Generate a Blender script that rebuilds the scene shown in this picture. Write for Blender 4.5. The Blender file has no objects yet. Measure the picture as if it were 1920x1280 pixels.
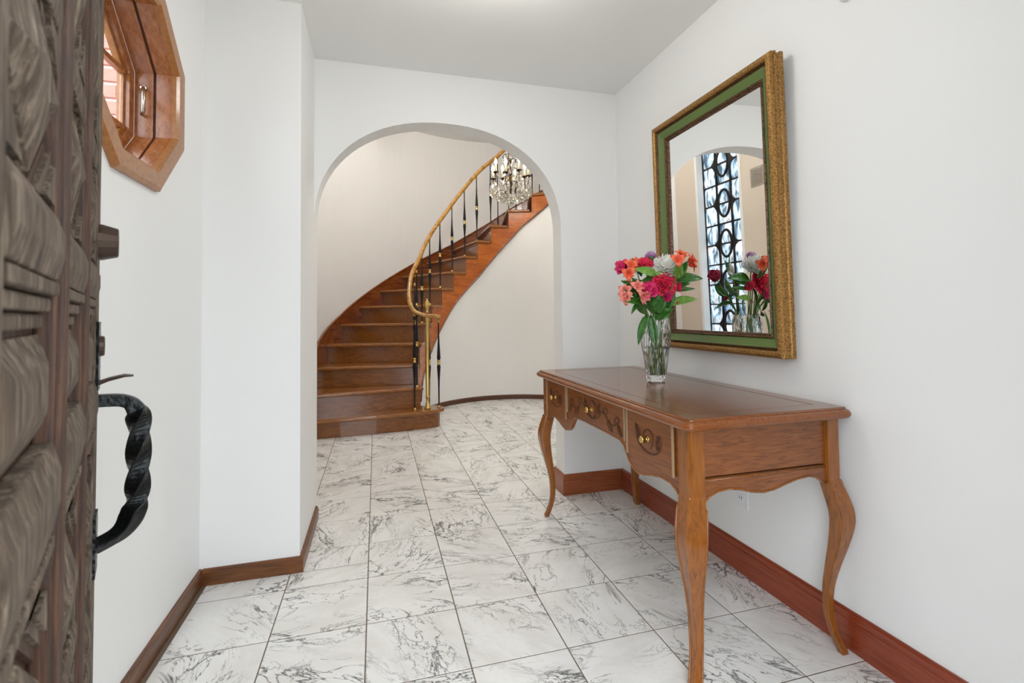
import bpy, bmesh, math, random
from mathutils import Vector, Matrix
random.seed(7)
PI = math.pi
sc = bpy.context.scene
COL = sc.collection

# ------------------------------------------------------------------ camera
F_PX, CY = 912.4, 557.7
YAW, PITCH, ROLL, CAMZ = 0.272728, 0.0336546, 0.0117475, 1.04744
fw = Vector((math.sin(YAW)*math.cos(PITCH), math.cos(YAW)*math.cos(PITCH), math.sin(PITCH)))
rt = Vector((math.cos(YAW), -math.sin(YAW), 0)); dn = fw.cross(rt)
r2 = math.cos(ROLL)*rt + math.sin(ROLL)*dn
d2 = -math.sin(ROLL)*rt + math.cos(ROLL)*dn
camd = bpy.data.cameras.new('camera'); cam = bpy.data.objects.new('camera', camd); COL.objects.link(cam)
cam.matrix_world = Matrix(((r2.x, -d2.x, -fw.x, 0), (r2.y, -d2.y, -fw.y, 0), (r2.z, -d2.z, -fw.z, CAMZ), (0, 0, 0, 1)))
camd.sensor_fit = 'HORIZONTAL'; camd.sensor_width = 36; camd.lens = F_PX/1920*36
camd.shift_y = (CY-640)/1920; camd.clip_start = 0.01
camd.dof.use_dof = True; camd.dof.focus_distance = 2.6; camd.dof.aperture_fstop = 7.0
sc.camera = cam
sc.view_settings.view_transform = 'Standard'; sc.view_settings.look = 'None'
sc.view_settings.exposure = 0.0; sc.view_settings.gamma = 1.0; sc.view_settings.use_curve_mapping = False

# ------------------------------------------------------------------ world: bright overcast sky
SKY = 5.3
w = bpy.data.worlds.new('overcast_sky'); sc.world = w; w.use_nodes = True
bg = w.node_tree.nodes['Background']; bg.inputs[0].default_value = (0.85, 0.925, 1.0, 1); bg.inputs[1].default_value = SKY
# powers of the added globe lamps, which are built further down
P_HALL, P_STAIR = 9.0, 36.0

# ------------------------------------------------------------------ helpers
class MB:
    def __init__(s): s.v = []; s.f = []
    def add(s, vs, fs):
        o = len(s.v); s.v += [tuple(p) for p in vs]; s.f += [tuple(i+o for i in f) for f in fs]; return s
    def box(s, x0, x1, y0, y1, z0, z1):
        vs = [(x0,y0,z0),(x1,y0,z0),(x1,y1,z0),(x0,y1,z0),(x0,y0,z1),(x1,y0,z1),(x1,y1,z1),(x0,y1,z1)]
        return s.add(vs, [(3,2,1,0),(4,5,6,7),(0,1,5,4),(1,2,6,5),(2,3,7,6),(3,0,4,7)])
    def prism(s, poly, fn, a, b):
        n = len(poly); vs = [fn(p[0], p[1], a) for p in poly]+[fn(p[0], p[1], b) for p in poly]
        return s.add(vs, [tuple(range(n))[::-1], tuple(range(n, 2*n))]+[(i, (i+1)%n, n+(i+1)%n, n+i) for i in range(n)])
    def loft(s, rings, cap=True, closed=True):
        n = len(rings[0]); o = len(s.v); vs = [p for r in rings for p in r]; fs = []
        for k in range(len(rings)-1):
            for i in range(n if closed else n-1):
                j = (i+1)%n; fs.append((k*n+i, k*n+j, (k+1)*n+j, (k+1)*n+i))
        if cap:
            fs.append(tuple(range(n))[::-1]); fs.append(tuple(range((len(rings)-1)*n, len(rings)*n)))
        return s.add(vs, fs)
    def lathe(s, prof, n=16, c=(0,0,0), cap=True):
        return s.loft([[(c[0]+r*math.cos(2*PI*i/n), c[1]+r*math.sin(2*PI*i/n), c[2]+z) for i in range(n)] for r, z in prof], cap)
    def tube(s, path, rad, n=8, sq=None):
        P = [Vector(p) for p in path]; R = rad if isinstance(rad, (list, tuple)) else [rad]*len(P)
        rings = []; up = None
        for i, p in enumerate(P):
            t = (P[min(i+1, len(P)-1)]-P[max(i-1, 0)]).normalized()
            if up is None:
                up = Vector((0,0,1)) if abs(t.z) < 0.9 else Vector((1,0,0))
            a = t.cross(up)
            a = a.normalized() if a.length > 1e-6 else Vector((1,0,0))
            b = a.cross(t).normalized(); up = b
            e = (sq or 1.0)
            rings.append([p+a*(R[i]*math.cos(2*PI*k/n))+b*(R[i]*e*math.sin(2*PI*k/n)) for k in range(n)])
        return s.loft(rings)
    def mesh(s, name, smooth=False):
        m = bpy.data.meshes.new(name); m.from_pydata(s.v, [], s.f); m.update()
        bm = bmesh.new(); bm.from_mesh(m); bmesh.ops.recalc_face_normals(bm, faces=bm.faces); bm.to_mesh(m); bm.free()
        if smooth: m.polygons.foreach_set('use_smooth', [True]*len(m.polygons))
        return m
    def build(s, name, mat, parent=None, smooth=False, bevel=0):
        o = bpy.data.objects.new(name, s.mesh(name, smooth)); COL.objects.link(o)
        o.data.materials.append(mat); o.parent = parent
        if bevel:
            b = o.modifiers.new('bevel', 'BEVEL'); b.width = bevel; b.segments = 2; b.limit_method = 'ANGLE'
        return o
def place(mesh, name, parent=None, M=None):
    o = bpy.data.objects.new(name, mesh); COL.objects.link(o); o.parent = parent
    if M is not None: o.matrix_local = M
    return o
def tag(o, label, cat, group=None, kind=None):
    o['label'] = label; o['category'] = cat
    if group: o['group'] = group
    if kind: o['kind'] = kind
    return o
def struct(o, label, cat): return tag(o, label, cat, None, 'structure')
def empty(name, loc=(0,0,0), rz=0):
    o = bpy.data.objects.new(name, None); COL.objects.link(o); o.location = loc; o.rotation_euler = (0,0,rz)
    o.empty_display_size = 0.05; return o
XY = lambda a, b, c: (a, b, c)          # poly in x,y  extruded in z
YZ = lambda a, b, c: (c, a, b)          # poly in y,z  extruded in x
XZ = lambda a, b, c: (a, c, b)          # poly in x,z  extruded in y
def lerp_tab(t, x):
    if x <= t[0][0]: return t[0][1]
    for (a, b), (c, d) in zip(t, t[1:]):
        if x <= c: return b+(d-b)*(x-a)/(c-a)
    (a, b), (c, d) = t[-2], t[-1]
    return d+(d-b)/(c-a)*(x-c)
def smooth_path(pts, n=6):
    P = [Vector(p) for p in pts]; out = []
    for i in range(len(P)-1):
        p0, p1, p2, p3 = P[max(i-1,0)], P[i], P[i+1], P[min(i+2,len(P)-1)]
        for k in range(n):
            t = k/n
            out.append(0.5*((2*p1)+(p2-p0)*t+(2*p0-5*p1+4*p2-p3)*t*t+(3*p1-p0-3*p2+p3)*t**3))
    out.append(P[-1]); return out

# ------------------------------------------------------------------ materials
def srgb(r, g, b):
    f = lambda c: (c/255/12.92) if c <= 10 else ((c/255+0.055)/1.055)**2.4
    return (f(r), f(g), f(b), 1)
def nodes(name):
    m = bpy.data.materials.new(name); m.use_nodes = True; nt = m.node_tree
    return m, nt, nt.nodes['Principled BSDF']
def plain(name, col, rough=0.5, metal=0.0, bump=0, scale=60, coat=0, spec=0.5, emit=None, est=0):
    m, nt, p = nodes(name)
    p.inputs['Base Color'].default_value = col; p.inputs['Roughness'].default_value = rough; p.inputs['Metallic'].default_value = metal
    p.inputs['Coat Weight'].default_value = coat; p.inputs['Specular IOR Level'].default_value = spec
    if emit: p.inputs['Emission Color'].default_value = emit; p.inputs['Emission Strength'].default_value = est
    if bump:
        tc = nt.nodes.new('ShaderNodeTexCoord'); n = nt.nodes.new('ShaderNodeTexNoise'); n.inputs['Scale'].default_value = scale; n.inputs['Detail'].default_value = 4
        b = nt.nodes.new('ShaderNodeBump'); b.inputs['Strength'].default_value = bump; b.inputs['Distance'].default_value = 0.01
        nt.links.new(tc.outputs['Object'], n.inputs['Vector']); nt.links.new(n.outputs[0], b.inputs['Height']); nt.links.new(b.outputs[0], p.inputs['Normal'])
    return m
def ramp(nt, stops):
    r = nt.nodes.new('ShaderNodeValToRGB'); e = r.color_ramp.elements
    while len(e) < len(stops): e.new(0.5)
    for q, (pos, c) in zip(e, stops): q.position = pos; q.color = c
    return r
def wood(name, dark, mid, light, scl=(4, 60, 60), rough=0.35, coat=0.3, bump=0.05, polar=None, spec=0.5):
    m, nt, p = nodes(name); N, L = nt.nodes.new, nt.links.new
    tc = N('ShaderNodeTexCoord'); oi = N('ShaderNodeObjectInfo')
    mp = N('ShaderNodeMapping'); mp.inputs['Scale'].default_value = scl
    ad = N('ShaderNodeVectorMath'); ad.operation = 'ADD'
    sc_ = N('ShaderNodeVectorMath'); sc_.operation = 'SCALE'; sc_.inputs[0].default_value = (31, 17, 23)
    L(oi.outputs['Random'], sc_.inputs['Scale'])
    src = tc.outputs['Object']
    if polar:
        sb = N('ShaderNodeVectorMath'); sb.operation = 'SUBTRACT'; sb.inputs[1].default_value = (polar[0], polar[1], 0); L(src, sb.inputs[0])
        sx = N('ShaderNodeSeparateXYZ'); L(sb.outputs[0], sx.inputs[0])
        at = N('ShaderNodeMath'); at.operation = 'ARCTAN2'; L(sx.outputs[1], at.inputs[0]); L(sx.outputs[0], at.inputs[1])
        ln = N('ShaderNodeVectorMath'); ln.operation = 'LENGTH'; cx = N('ShaderNodeCombineXYZ'); L(sx.outputs[0], cx.inputs[0]); L(sx.outputs[1], cx.inputs[1]); L(cx.outputs[0], ln.inputs[0])
        c2 = N('ShaderNodeCombineXYZ'); L(ln.outputs['Value'], c2.inputs[0]); L(at.outputs[0], c2.inputs[1]); L(sx.outputs[2], c2.inputs[2]); src = c2.outputs[0]
    L(src, mp.inputs[0]); L(mp.outputs[0], ad.inputs[0]); L(sc_.outputs[0], ad.inputs[1])
    n1 = N('ShaderNodeTexNoise'); n1.inputs['Scale'].default_value = 1.0; n1.inputs['Detail'].default_value = 7; n1.inputs['Roughness'].default_value = 0.6; n1.inputs['Distortion'].default_value = 0.8
    L(ad.outputs[0], n1.inputs['Vector'])
    r = ramp(nt, [(0.28, dark), (0.5, mid), (0.74, light)]); L(n1.outputs[0], r.inputs[0]); L(r.outputs[0], p.inputs['Base Color'])
    b = N('ShaderNodeBump'); b.inputs['Strength'].default_value = bump; b.inputs['Distance'].default_value = 0.004; L(n1.outputs[0], b.inputs['Height']); L(b.outputs[0], p.inputs['Normal'])
    p.inputs['Roughness'].default_value = rough; p.inputs['Coat Weight'].default_value = coat; p.inputs['Coat Roughness'].default_value = 0.12
    p.inputs['Specular IOR Level'].default_value = spec
    return m
def marble_mat():
    m, nt, p = nodes('white_marble'); N, L = nt.nodes.new, nt.links.new
    tc = N('ShaderNodeTexCoord'); oi = N('ShaderNodeObjectInfo')
    off = N('ShaderNodeVectorMath'); off.operation = 'SCALE'; off.inputs[0].default_value = (97, 61, 43); L(oi.outputs['Random'], off.inputs['Scale'])
    rot = N('ShaderNodeVectorRotate'); rot.rotation_type = 'Z_AXIS'
    an = N('ShaderNodeMath'); an.operation = 'MULTIPLY_ADD'; an.inputs[1].default_value = 17.0; an.inputs[2].default_value = 0.3; L(oi.outputs['Random'], an.inputs[0])
    L(tc.outputs['Object'], rot.inputs['Vector']); L(an.outputs[0], rot.inputs['Angle'])
    st = N('ShaderNodeVectorMath'); st.operation = 'MULTIPLY'; st.inputs[1].default_value = (1.0, 2.3, 1.0); L(rot.outputs[0], st.inputs[0])
    ad = N('ShaderNodeVectorMath'); ad.operation = 'ADD'; L(st.outputs[0], ad.inputs[0]); L(off.outputs[0], ad.inputs[1])
    def vein(scale, width, dist, det):
        n = N('ShaderNodeTexNoise'); n.inputs['Scale'].default_value = scale; n.inputs['Detail'].default_value = det; n.inputs['Roughness'].default_value = 0.62; n.inputs['Distortion'].default_value = dist
        L(ad.outputs[0], n.inputs['Vector'])
        s = N('ShaderNodeMath'); s.operation = 'SUBTRACT'; s.inputs[1].default_value = 0.5; L(n.outputs[0], s.inputs[0])
        a = N('ShaderNodeMath'); a.operation = 'ABSOLUTE'; L(s.outputs[0], a.inputs[0])
        r = ramp(nt, [(0.0, (1,1,1,1)), (width*0.35, (0.55,0.55,0.55,1)), (width, (0,0,0,1))]); L(a.outputs[0], r.inputs[0]); return r
    v1 = vein(2.3, 0.017, 0.7, 6); v2 = vein(4.6, 0.015, 1.5, 6)
    cl = N('ShaderNodeTexNoise'); cl.inputs['Scale'].default_value = 3.0; cl.inputs['Detail'].default_value = 2
    ad2 = N('ShaderNodeVectorMath'); ad2.operation = 'ADD'; ad2.inputs[1].default_value = (5.3, 8.1, 2.2); L(ad.outputs[0], ad2.inputs[0]); L(ad2.outputs[0], cl.inputs['Vector'])
    cr = ramp(nt, [(0.40, (0.06,0.06,0.06,1)), (0.58, (1,1,1,1))]); L(cl.outputs[0], cr.inputs[0])
    mx = N('ShaderNodeMath'); mx.operation = 'MAXIMUM'; L(v1.outputs[0], mx.inputs[0]); L(v2.outputs[0], mx.inputs[1])
    ml = N('ShaderNodeMath'); ml.operation = 'MULTIPLY'; L(mx.outputs[0], ml.inputs[0]); L(cr.outputs[0], ml.inputs[1])
    fnt = N('ShaderNodeTexNoise'); fnt.inputs['Scale'].default_value = 5; fnt.inputs['Detail'].default_value = 3; L(ad.outputs[0], fnt.inputs['Vector'])
    base = ramp(nt, [(0.35, srgb(230,227,221)), (0.6, srgb(241,239,235))]); L(fnt.outputs[0], base.inputs[0])
    mixc = N('ShaderNodeMix'); mixc.data_type = 'RGBA'; L(ml.outputs[0], mixc.inputs['Factor']); L(base.outputs[0], mixc.inputs['A']); mixc.inputs['B'].default_value = srgb(58, 60, 64)
    L(mixc.outputs['Result'], p.inputs['Base Color'])
    p.inputs['Roughness'].default_value = 0.22; p.inputs['Specular IOR Level'].default_value = 0.4
    return m
def glass_mat(name, col=(1,1,1,1), rough=0.0, ior=1.5):
    m, nt, p = nodes(name)
    p.inputs['Base Color'].default_value = col; p.inputs['Roughness'].default_value = rough; p.inputs['IOR'].default_value = ior; p.inputs['Transmission Weight'].default_value = 1
    return m
def pane_mat(name, col=(1,1,1,1), gl=0.12):
    m = bpy.data.materials.new(name); m.use_nodes = True; nt = m.node_tree; nt.nodes.clear()
    o = nt.nodes.new('ShaderNodeOutputMaterial'); mx = nt.nodes.new('ShaderNodeMixShader'); t = nt.nodes.new('ShaderNodeBsdfTransparent'); g = nt.nodes.new('ShaderNodeBsdfGlossy')
    t.inputs[0].default_value = col; g.inputs['Roughness'].default_value = 0.02; mx.inputs[0].default_value = gl
    nt.links.new(t.outputs[0], mx.inputs[1]); nt.links.new(g.outputs[0], mx.inputs[2]); nt.links.new(mx.outputs[0], o.inputs[0]); return m
def block_mat():
    m = bpy.data.materials.new('wavy_block_glass'); m.use_nodes = True; nt = m.node_tree; nt.nodes.clear(); N, L = nt.nodes.new, nt.links.new
    o = N('ShaderNodeOutputMaterial'); tc = N('ShaderNodeTexCoord'); oi = N('ShaderNodeObjectInfo')
    s = N('ShaderNodeVectorMath'); s.operation = 'SCALE'; s.inputs[0].default_value = (13, 7, 9); L(oi.outputs['Random'], s.inputs['Scale'])
    a = N('ShaderNodeVectorMath'); a.operation = 'ADD'; L(tc.outputs['Object'], a.inputs[0]); L(s.outputs[0], a.inputs[1])
    mp = N('ShaderNodeMapping'); mp.inputs['Scale'].default_value = (1, 14, 5); L(a.outputs[0], mp.inputs[0])
    n = N('ShaderNodeTexNoise'); n.inputs['Scale'].default_value = 1.0; n.inputs['Detail'].default_value = 1.5; n.inputs['Distortion'].default_value = 1.6; L(mp.outputs[0], n.inputs['Vector'])
    r = ramp(nt, [(0.36, srgb(96,112,124)), (0.47, srgb(188,204,214)), (0.58, srgb(250,250,250)), (0.66, srgb(206,196,190))]); L(n.outputs[0], r.inputs[0])  # bright and dark reflections in the glass put into its noise tint
    b = N('ShaderNodeBump'); b.inputs['Strength'].default_value = 0.6; b.inputs['Distance'].default_value = 0.02; L(n.outputs[0], b.inputs['Height'])
    t = N('ShaderNodeBsdfTranslucent'); L(r.outputs[0], t.inputs[0]); L(b.outputs[0], t.inputs['Normal'])
    tr = N('ShaderNodeBsdfTransparent'); L(r.outputs[0], tr.inputs[0])
    m0 = N('ShaderNodeMixShader'); m0.inputs[0].default_value = 0.14; L(t.outputs[0], m0.inputs[1]); L(tr.outputs[0], m0.inputs[2])
    g = N('ShaderNodeBsdfGlossy'); g.inputs['Roughness'].default_value = 0.06; L(b.outputs[0], g.inputs['Normal'])
    m1 = N('ShaderNodeMixShader'); m1.inputs[0].default_value = 0.12; L(m0.outputs[0], m1.inputs[1]); L(g.outputs[0], m1.inputs[2]); L(m1.outputs[0], o.inputs[0]); return m
def petal_mat(name, inner, outer, rough=0.55):
    m, nt, p = nodes(name); N, L = nt.nodes.new, nt.links.new
    tc = N('ShaderNodeTexCoord'); n = N('ShaderNodeTexNoise'); n.inputs['Scale'].default_value = 55; n.inputs['Detail'].default_value = 3; L(tc.outputs['Object'], n.inputs['Vector'])
    r = ramp(nt, [(0.38, inner), (0.62, outer)]); L(n.outputs[0], r.inputs[0]); L(r.outputs[0], p.inputs['Base Color'])
    p.inputs['Roughness'].default_value = rough; p.inputs['Subsurface Weight'].default_value = 0.0
    return m
def gilt_mat(name, a, b, scale=90, metal=0.75, rough=0.38):
    m, nt, p = nodes(name); N, L = nt.nodes.new, nt.links.new
    tc = N('ShaderNodeTexCoord'); n = N('ShaderNodeTexNoise'); n.inputs['Scale'].default_value = scale; n.inputs['Detail'].default_value = 6; L(tc.outputs['Object'], n.inputs['Vector'])
    r = ramp(nt, [(0.35, a), (0.6, b)]); L(n.outputs[0], r.inputs[0]); L(r.outputs[0], p.inputs['Base Color'])
    bp = N('ShaderNodeBump'); bp.inputs['Strength'].default_value = 0.5; bp.inputs['Distance'].default_value = 0.003; L(n.outputs[0], bp.inputs['Height']); L(bp.outputs[0], p.inputs['Normal'])
    p.inputs['Metallic'].default_value = metal; p.inputs['Roughness'].default_value = rough; return m

WALL = plain('white_wall_paint', srgb(241, 240, 237), 0.55, bump=0.03, scale=35)
BEIGEWALL = plain('beige_stair_paint', srgb(217, 203, 186), 0.55, bump=0.03, scale=35)
STAIRWALL = plain('cream_stair_paint', srgb(238, 236, 232), 0.55, bump=0.03, scale=35)
CEIL = plain('ceiling_paint', srgb(241, 240, 237), 0.7)
GROUT = plain('grey_brown_grout', srgb(112, 96, 80), 0.8)
MARBLE = marble_mat()
TABLEW = wood('walnut_table', srgb(94,46,8), srgb(130,68,16), srgb(150,86,26), (150, 10, 150), 0.28, 0.35)
TABLEV = wood('walnut_upright', srgb(106,56,10), srgb(142,80,18), srgb(160,96,28), (130, 130, 9), 0.24, 0.5)
TABLEE = wood('walnut_end', srgb(90,46,18), srgb(128,72,30), srgb(148,90,44), (16, 170, 170), 0.4, 0.25)
TABLETOP = wood('walnut_top', srgb(84,48,24), srgb(120,74,40), srgb(138,90,54), (130, 9, 130), 0.22, 0.4, 0.02)
CARVE = plain('dark_carved_wood', srgb(78, 42, 18), 0.5)  # darker brown for the carved drawer lines
BEAD = plain('pale_worn_bead', srgb(168, 140, 108), 0.4)
BASER = wood('red_mahogany_base', srgb(112,40,18), srgb(142,60,32), srgb(158,74,42), (130, 6, 130), 0.35, 0.3)
BASEB = wood('red_mahogany_base_cross', srgb(116,52,22), srgb(146,74,36), srgb(164,90,48), (8, 130, 130), 0.35, 0.3)
BASEL = wood('brown_low_base', srgb(66,34,14), srgb(100,58,26), srgb(122,76,36), (40, 6, 70), 0.4, 0.2)
BASELX = wood('brown_low_base_cross', srgb(66,34,14), srgb(106,60,24), srgb(134,82,36), (6, 40, 70), 0.4, 0.2)
BASEDK = plain('dark_brown_base', srgb(84, 48, 28), 0.4)
CTR = (1.42, 4.803)
STAIRW = wood('varnished_stair_wood', srgb(90,48,10), srgb(130,74,20), srgb(152,94,32), (8, 90, 110), 0.22, 0.4, 0.02)
STAIRP = wood('varnished_stair_curved', srgb(108,50,12), srgb(160,84,22), srgb(184,106,36), (40, 6, 26), 0.2, 0.7, 0.02, polar=CTR)
TREADW = wood('varnished_tread', srgb(96,54,16), srgb(140,84,30), srgb(162,104,44), (6, 90, 90), 0.22, 0.4, 0.02)
RAILW = wood('golden_rail', srgb(120,78,24), srgb(176,126,52), srgb(206,160,84), (20, 20, 20), 0.25, 0.6)
WINW = wood('cedar_window', srgb(122,66,30), srgb(158,96,52), srgb(178,118,70), (110, 40, 40), 0.26, 0.5)
WINC = wood('cedar_casing', srgb(140,86,38), srgb(160,104,52), srgb(172,118,64), (60, 60, 60), 0.35, 0.4)
DOORW = wood('weathered_oak', srgb(36,26,19), srgb(88,72,56), srgb(150,134,116), (120, 140, 16), 0.75, 0.0, 1.0)
DOORD = wood('dark_oak', srgb(28,16,10), srgb(66,40,24), srgb(104,68,42), (150, 150, 8), 0.6, 0.05, 0.5)
IRON = plain('black_wrought_iron', srgb(44, 46, 46), 0.38, 0.85, bump=0.4, scale=70)
IRONB = plain('brown_iron', srgb(72, 56, 46), 0.45, 0.6)
BLACK = plain('black_baluster_iron', srgb(24, 24, 26), 0.4, 0.6)
BRASS = plain('polished_brass', srgb(214, 178, 104), 0.22, 1.0)
BRASSD = plain('aged_brass', srgb(180, 148, 90), 0.3, 1.0)
NICKEL = plain('pale_nickel', srgb(206, 198, 180), 0.25, 1.0)
BRONZE = plain('dark_bronze', srgb(62, 46, 30), 0.4, 0.8)
GILT = gilt_mat('worn_gilt', srgb(112,78,34), srgb(180,134,72), 210, 0.6, 0.4)
GILTD = gilt_mat('dark_gilt', srgb(84,56,28), srgb(138,98,52), 260, 0.55)
GREENF = plain('green_frame_paint', srgb(96, 116, 58), 0.45)
BEADD = gilt_mat('inner_bead', srgb(44,26,16), srgb(112,76,44), 120, 0.4)
MIRROR = plain('mirror_silver', (0.94,0.95,0.95,1), 0.0, 1.0)
CRYSTAL = glass_mat('cut_crystal', (1,1,1,1), 0.0, 1.52)
WATER = glass_mat('vase_water', (0.93,0.98,0.92,1), 0.0, 1.33)
PEND = pane_mat('crystal_drop', (1.0,0.97,0.9,1), 0.42)
BULB = plain('lit_bulb', (1,1,1,1), 0.3, emit=(1.0,0.86,0.62,1), est=45)
CANDLE = plain('cream_candle_sleeve', srgb(240, 222, 170), 0.5)
PANE = pane_mat('window_pane')
BLOCK = block_mat()
LEAD = plain('black_lead', srgb(30, 27, 26), 0.45, 0.3)
WHITEP = plain('white_gloss_paint', srgb(238, 238, 236), 0.4)
PLASTIC = plain('white_plastic', srgb(236, 236, 236), 0.35)
SLOT = plain('dark_slot', srgb(60, 58, 56), 0.6)
VENTM = plain('grey_vent_metal', srgb(168, 160, 148), 0.45, 0.3)
BRICK = plain('red_brick', srgb(196, 140, 126), 0.9, bump=0.6, scale=40)
MORTAR = plain('mortar', srgb(206, 200, 194), 0.9)
PAVE = plain('grey_paving', srgb(150, 150, 148), 0.9)
STEM = plain('green_stem', srgb(92, 132, 48), 0.5)
LEAF = petal_mat('dark_leaf', srgb(34,84,20), srgb(62,118,36), 0.35)
LEAFL = petal_mat('light_leaf', srgb(98,146,56), srgb(132,170,78), 0.4)
PINK = petal_mat('magenta_rose', srgb(196,20,84), srgb(226,48,112))
CORAL = petal_mat('coral_carnation', srgb(224,24,70), srgb(240,70,100))
ORANGE = petal_mat('orange_alstroemeria', srgb(214,64,34), srgb(240,112,72))
SALMON = petal_mat('salmon_alstroemeria', srgb(208,84,74), srgb(236,150,132))
WHITEM = petal_mat('white_mum', srgb(244,242,230), srgb(253,253,250))
YELLOWM = petal_mat('yellow_mum', srgb(214,216,128), srgb(236,238,170))
LILAC = petal_mat('lilac_statice', srgb(180,130,176), srgb(206,166,204))
DKRED = petal_mat('dark_red_rose', srgb(150,14,54), srgb(184,36,80))

# ------------------------------------------------------------------ the shell
XR, XL, YB, ZC = 1.42, -0.67, 2.665, 2.385      # right wall, left wall, arch wall, ceiling
PX, PY = -0.305, 2.205                          # pier side, pier front
YB2 = 2.80                                      # arch wall, stair side
XS = CTR[0]-1.985                               # stair hall left wall
ZS = 3.52
floor = struct(MB().box(-0.85, 3.45, 0.1, 7.0, -0.08, -0.0008).build('floor', GROUT), 'white marble tiled floor of the hall with dark veins and brown grout', 'floor')
T = 0.3048; TX0, TY0 = -0.03334, 2.06938; G = 0.0019
def clip_cells():
    for i in range(-3, 12):
        for j in range(-7, 14):
            x0, x1 = TX0+i*T, TX0+(i+1)*T; y0, y1 = TY0+j*T, TY0+(j+1)*T
            yield i, j, x0, x1, y0, y1
tile_meshes = {}
def tile(x0, x1, y0, y1):
    if x1-x0 < 0.02 or y1-y0 < 0.02: return
    sx, sy = (x1-x0)/2-G, (y1-y0)/2-G; key = (round(sx,4), round(sy,4))
    if key not in tile_meshes:
        e = 0.0007
        mb = MB().loft([[(-sx,-sy,-.01),(sx,-sy,-.01),(sx,sy,-.01),(-sx,sy,-.01)], [(-sx,-sy,-e),(sx,-sy,-e),(sx,sy,-e),(-sx,sy,-e)], [(-sx+e,-sy+e,0),(sx-e,-sy+e,0),(sx-e,sy-e,0),(-sx+e,sy-e,0)]])
        me = mb.mesh('tile'); me.materials.append(MARBLE); tile_meshes[key] = me
    place(tile_meshes[key], 'tile', floor, Matrix.Translation(((x0+x1)/2, (y0+y1)/2, 0)))
for i, j, x0, x1, y0, y1 in clip_cells():
    # hall, then arch threshold + stair hall
    if y0 < YB:
        a, b = max(x0, XL+0.012), min(x1, XR-0.012); c, d = max(y0, 0.26), y1
        if a >= b or c >= d: continue
        if d <= PY: tile(a, b, c, d)
        elif c < PY:      # row crossing the pier front
            tile(max(a, PX+.012), b, c, min(d, 9)) if b > PX+.03 and a >= PX else None
            if a < PX:
                tile(a, min(b, 9), c, PY-.012)
                if b > PX+.03: tile(PX+.012, b, PY-.012, d)
        else:
            a = max(a, PX+.012)
            if d <= YB: tile(a, b, c, d)
            else:
                b2 = min(b, 1.045)
                if a < 1.045: tile(a, b2, c, d)
                if b > 1.045: tile(max(a, 1.045), b, c, YB-.012)
    else:
        a, b = max(x0, XS+.01), min(x1, 3.2)
        if a >= b or y0 > 6.0: continue
        cx, cy = (a+b)/2-CTR[0], (y0+y1)/2-CTR[1]
        if cy > 0 and math.hypot(cx, cy) > 1.2: continue
        if (a+b)/2 < .3 and y0 > 4.7: continue
        tile(a, b, max(y0, YB), y1)

def octo(c, ap, rot=PI/8):
    R = ap/math.cos(PI/8); return [(c[0]+R*math.cos(rot+k*PI/4), c[1]+R*math.sin(rot+k*PI/4)) for k in range(8)]
def holed(outer, hole, fn, a, b):
    """slab with one hole: outer and hole are point loops with the same orientation, bridged by nearest points"""
    m = MB(); bm = bmesh.new()
    for t in (a, b):
        es = []
        for lp in (outer, hole):
            vs = [bm.verts.new(fn(p[0], p[1], t)) for p in lp]
            es += [bm.edges.new((vs[i], vs[(i+1)%len(vs)])) for i in range(len(vs))]
        bmesh.ops.triangle_fill(bm, edges=es, use_beauty=True)
    bm.verts.ensure_lookup_table(); n1, n2 = len(outer), len(hole); N = n1+n2
    for o, n in ((0, n1), (n1, n2)):
        for i in range(n): 
            q = [o+i, o+(i+1)%n, N+o+(i+1)%n, N+o+i]; bm.faces.new([bm.verts[k] for k in q])
    bmesh.ops.recalc_face_normals(bm, faces=bm.faces)
    me = bpy.data.meshes.new('slab'); bm.to_mesh(me); bm.free(); return me
def slab_obj(me, name, mat):
    me.name = name; me.materials.append(mat); o = bpy.data.objects.new(name, me); COL.objects.link(o); return o

OC = (1.632, 1.768)      # octagonal window centre (y, z)
wl = slab_obj(holed([(0.25,0),(PY+.46,0),(PY+.46,ZC),(0.25,ZC)], octo(OC, 0.278), YZ, XL-0.15, XL), 'wall_left', WALL)
struct(wl, 'white wall on the left with the octagonal window opening', 'wall')
struct(MB().box(XL, PX, PY, YB, 0, ZC).build('wall_pier', WALL), 'white boxed pier projecting from the left wall before the arch', 'wall')
struct(MB().box(XR, XR+.12, 0.25, YB, 0, ZC).build('wall_right', WALL), 'long white wall on the right behind the console table', 'wall')
# arch wall
AC, AW, AS, AT, AN = 0.3725, 0.6775, 1.53, 2.108, 2.2
arch = []
for k in range(41):
    t = PI*k/40; c, s = math.cos(t), math.sin(t)
    arch.append((AC+AW*math.copysign(abs(c)**(2/AN), c), AS+(AT-AS)*abs(s)**(2/AN)))
prof = [(XS-.1,0),(XS-.1,ZS),(3.45,ZS),(3.45,0),(AC+AW,0)]+arch+[(AC-AW,0)]
struct(MB().prism(prof, XZ, YB, YB2).build('wall_back', WALL), 'white wall at the end of the hall pierced by a rounded arch', 'wall')
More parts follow.
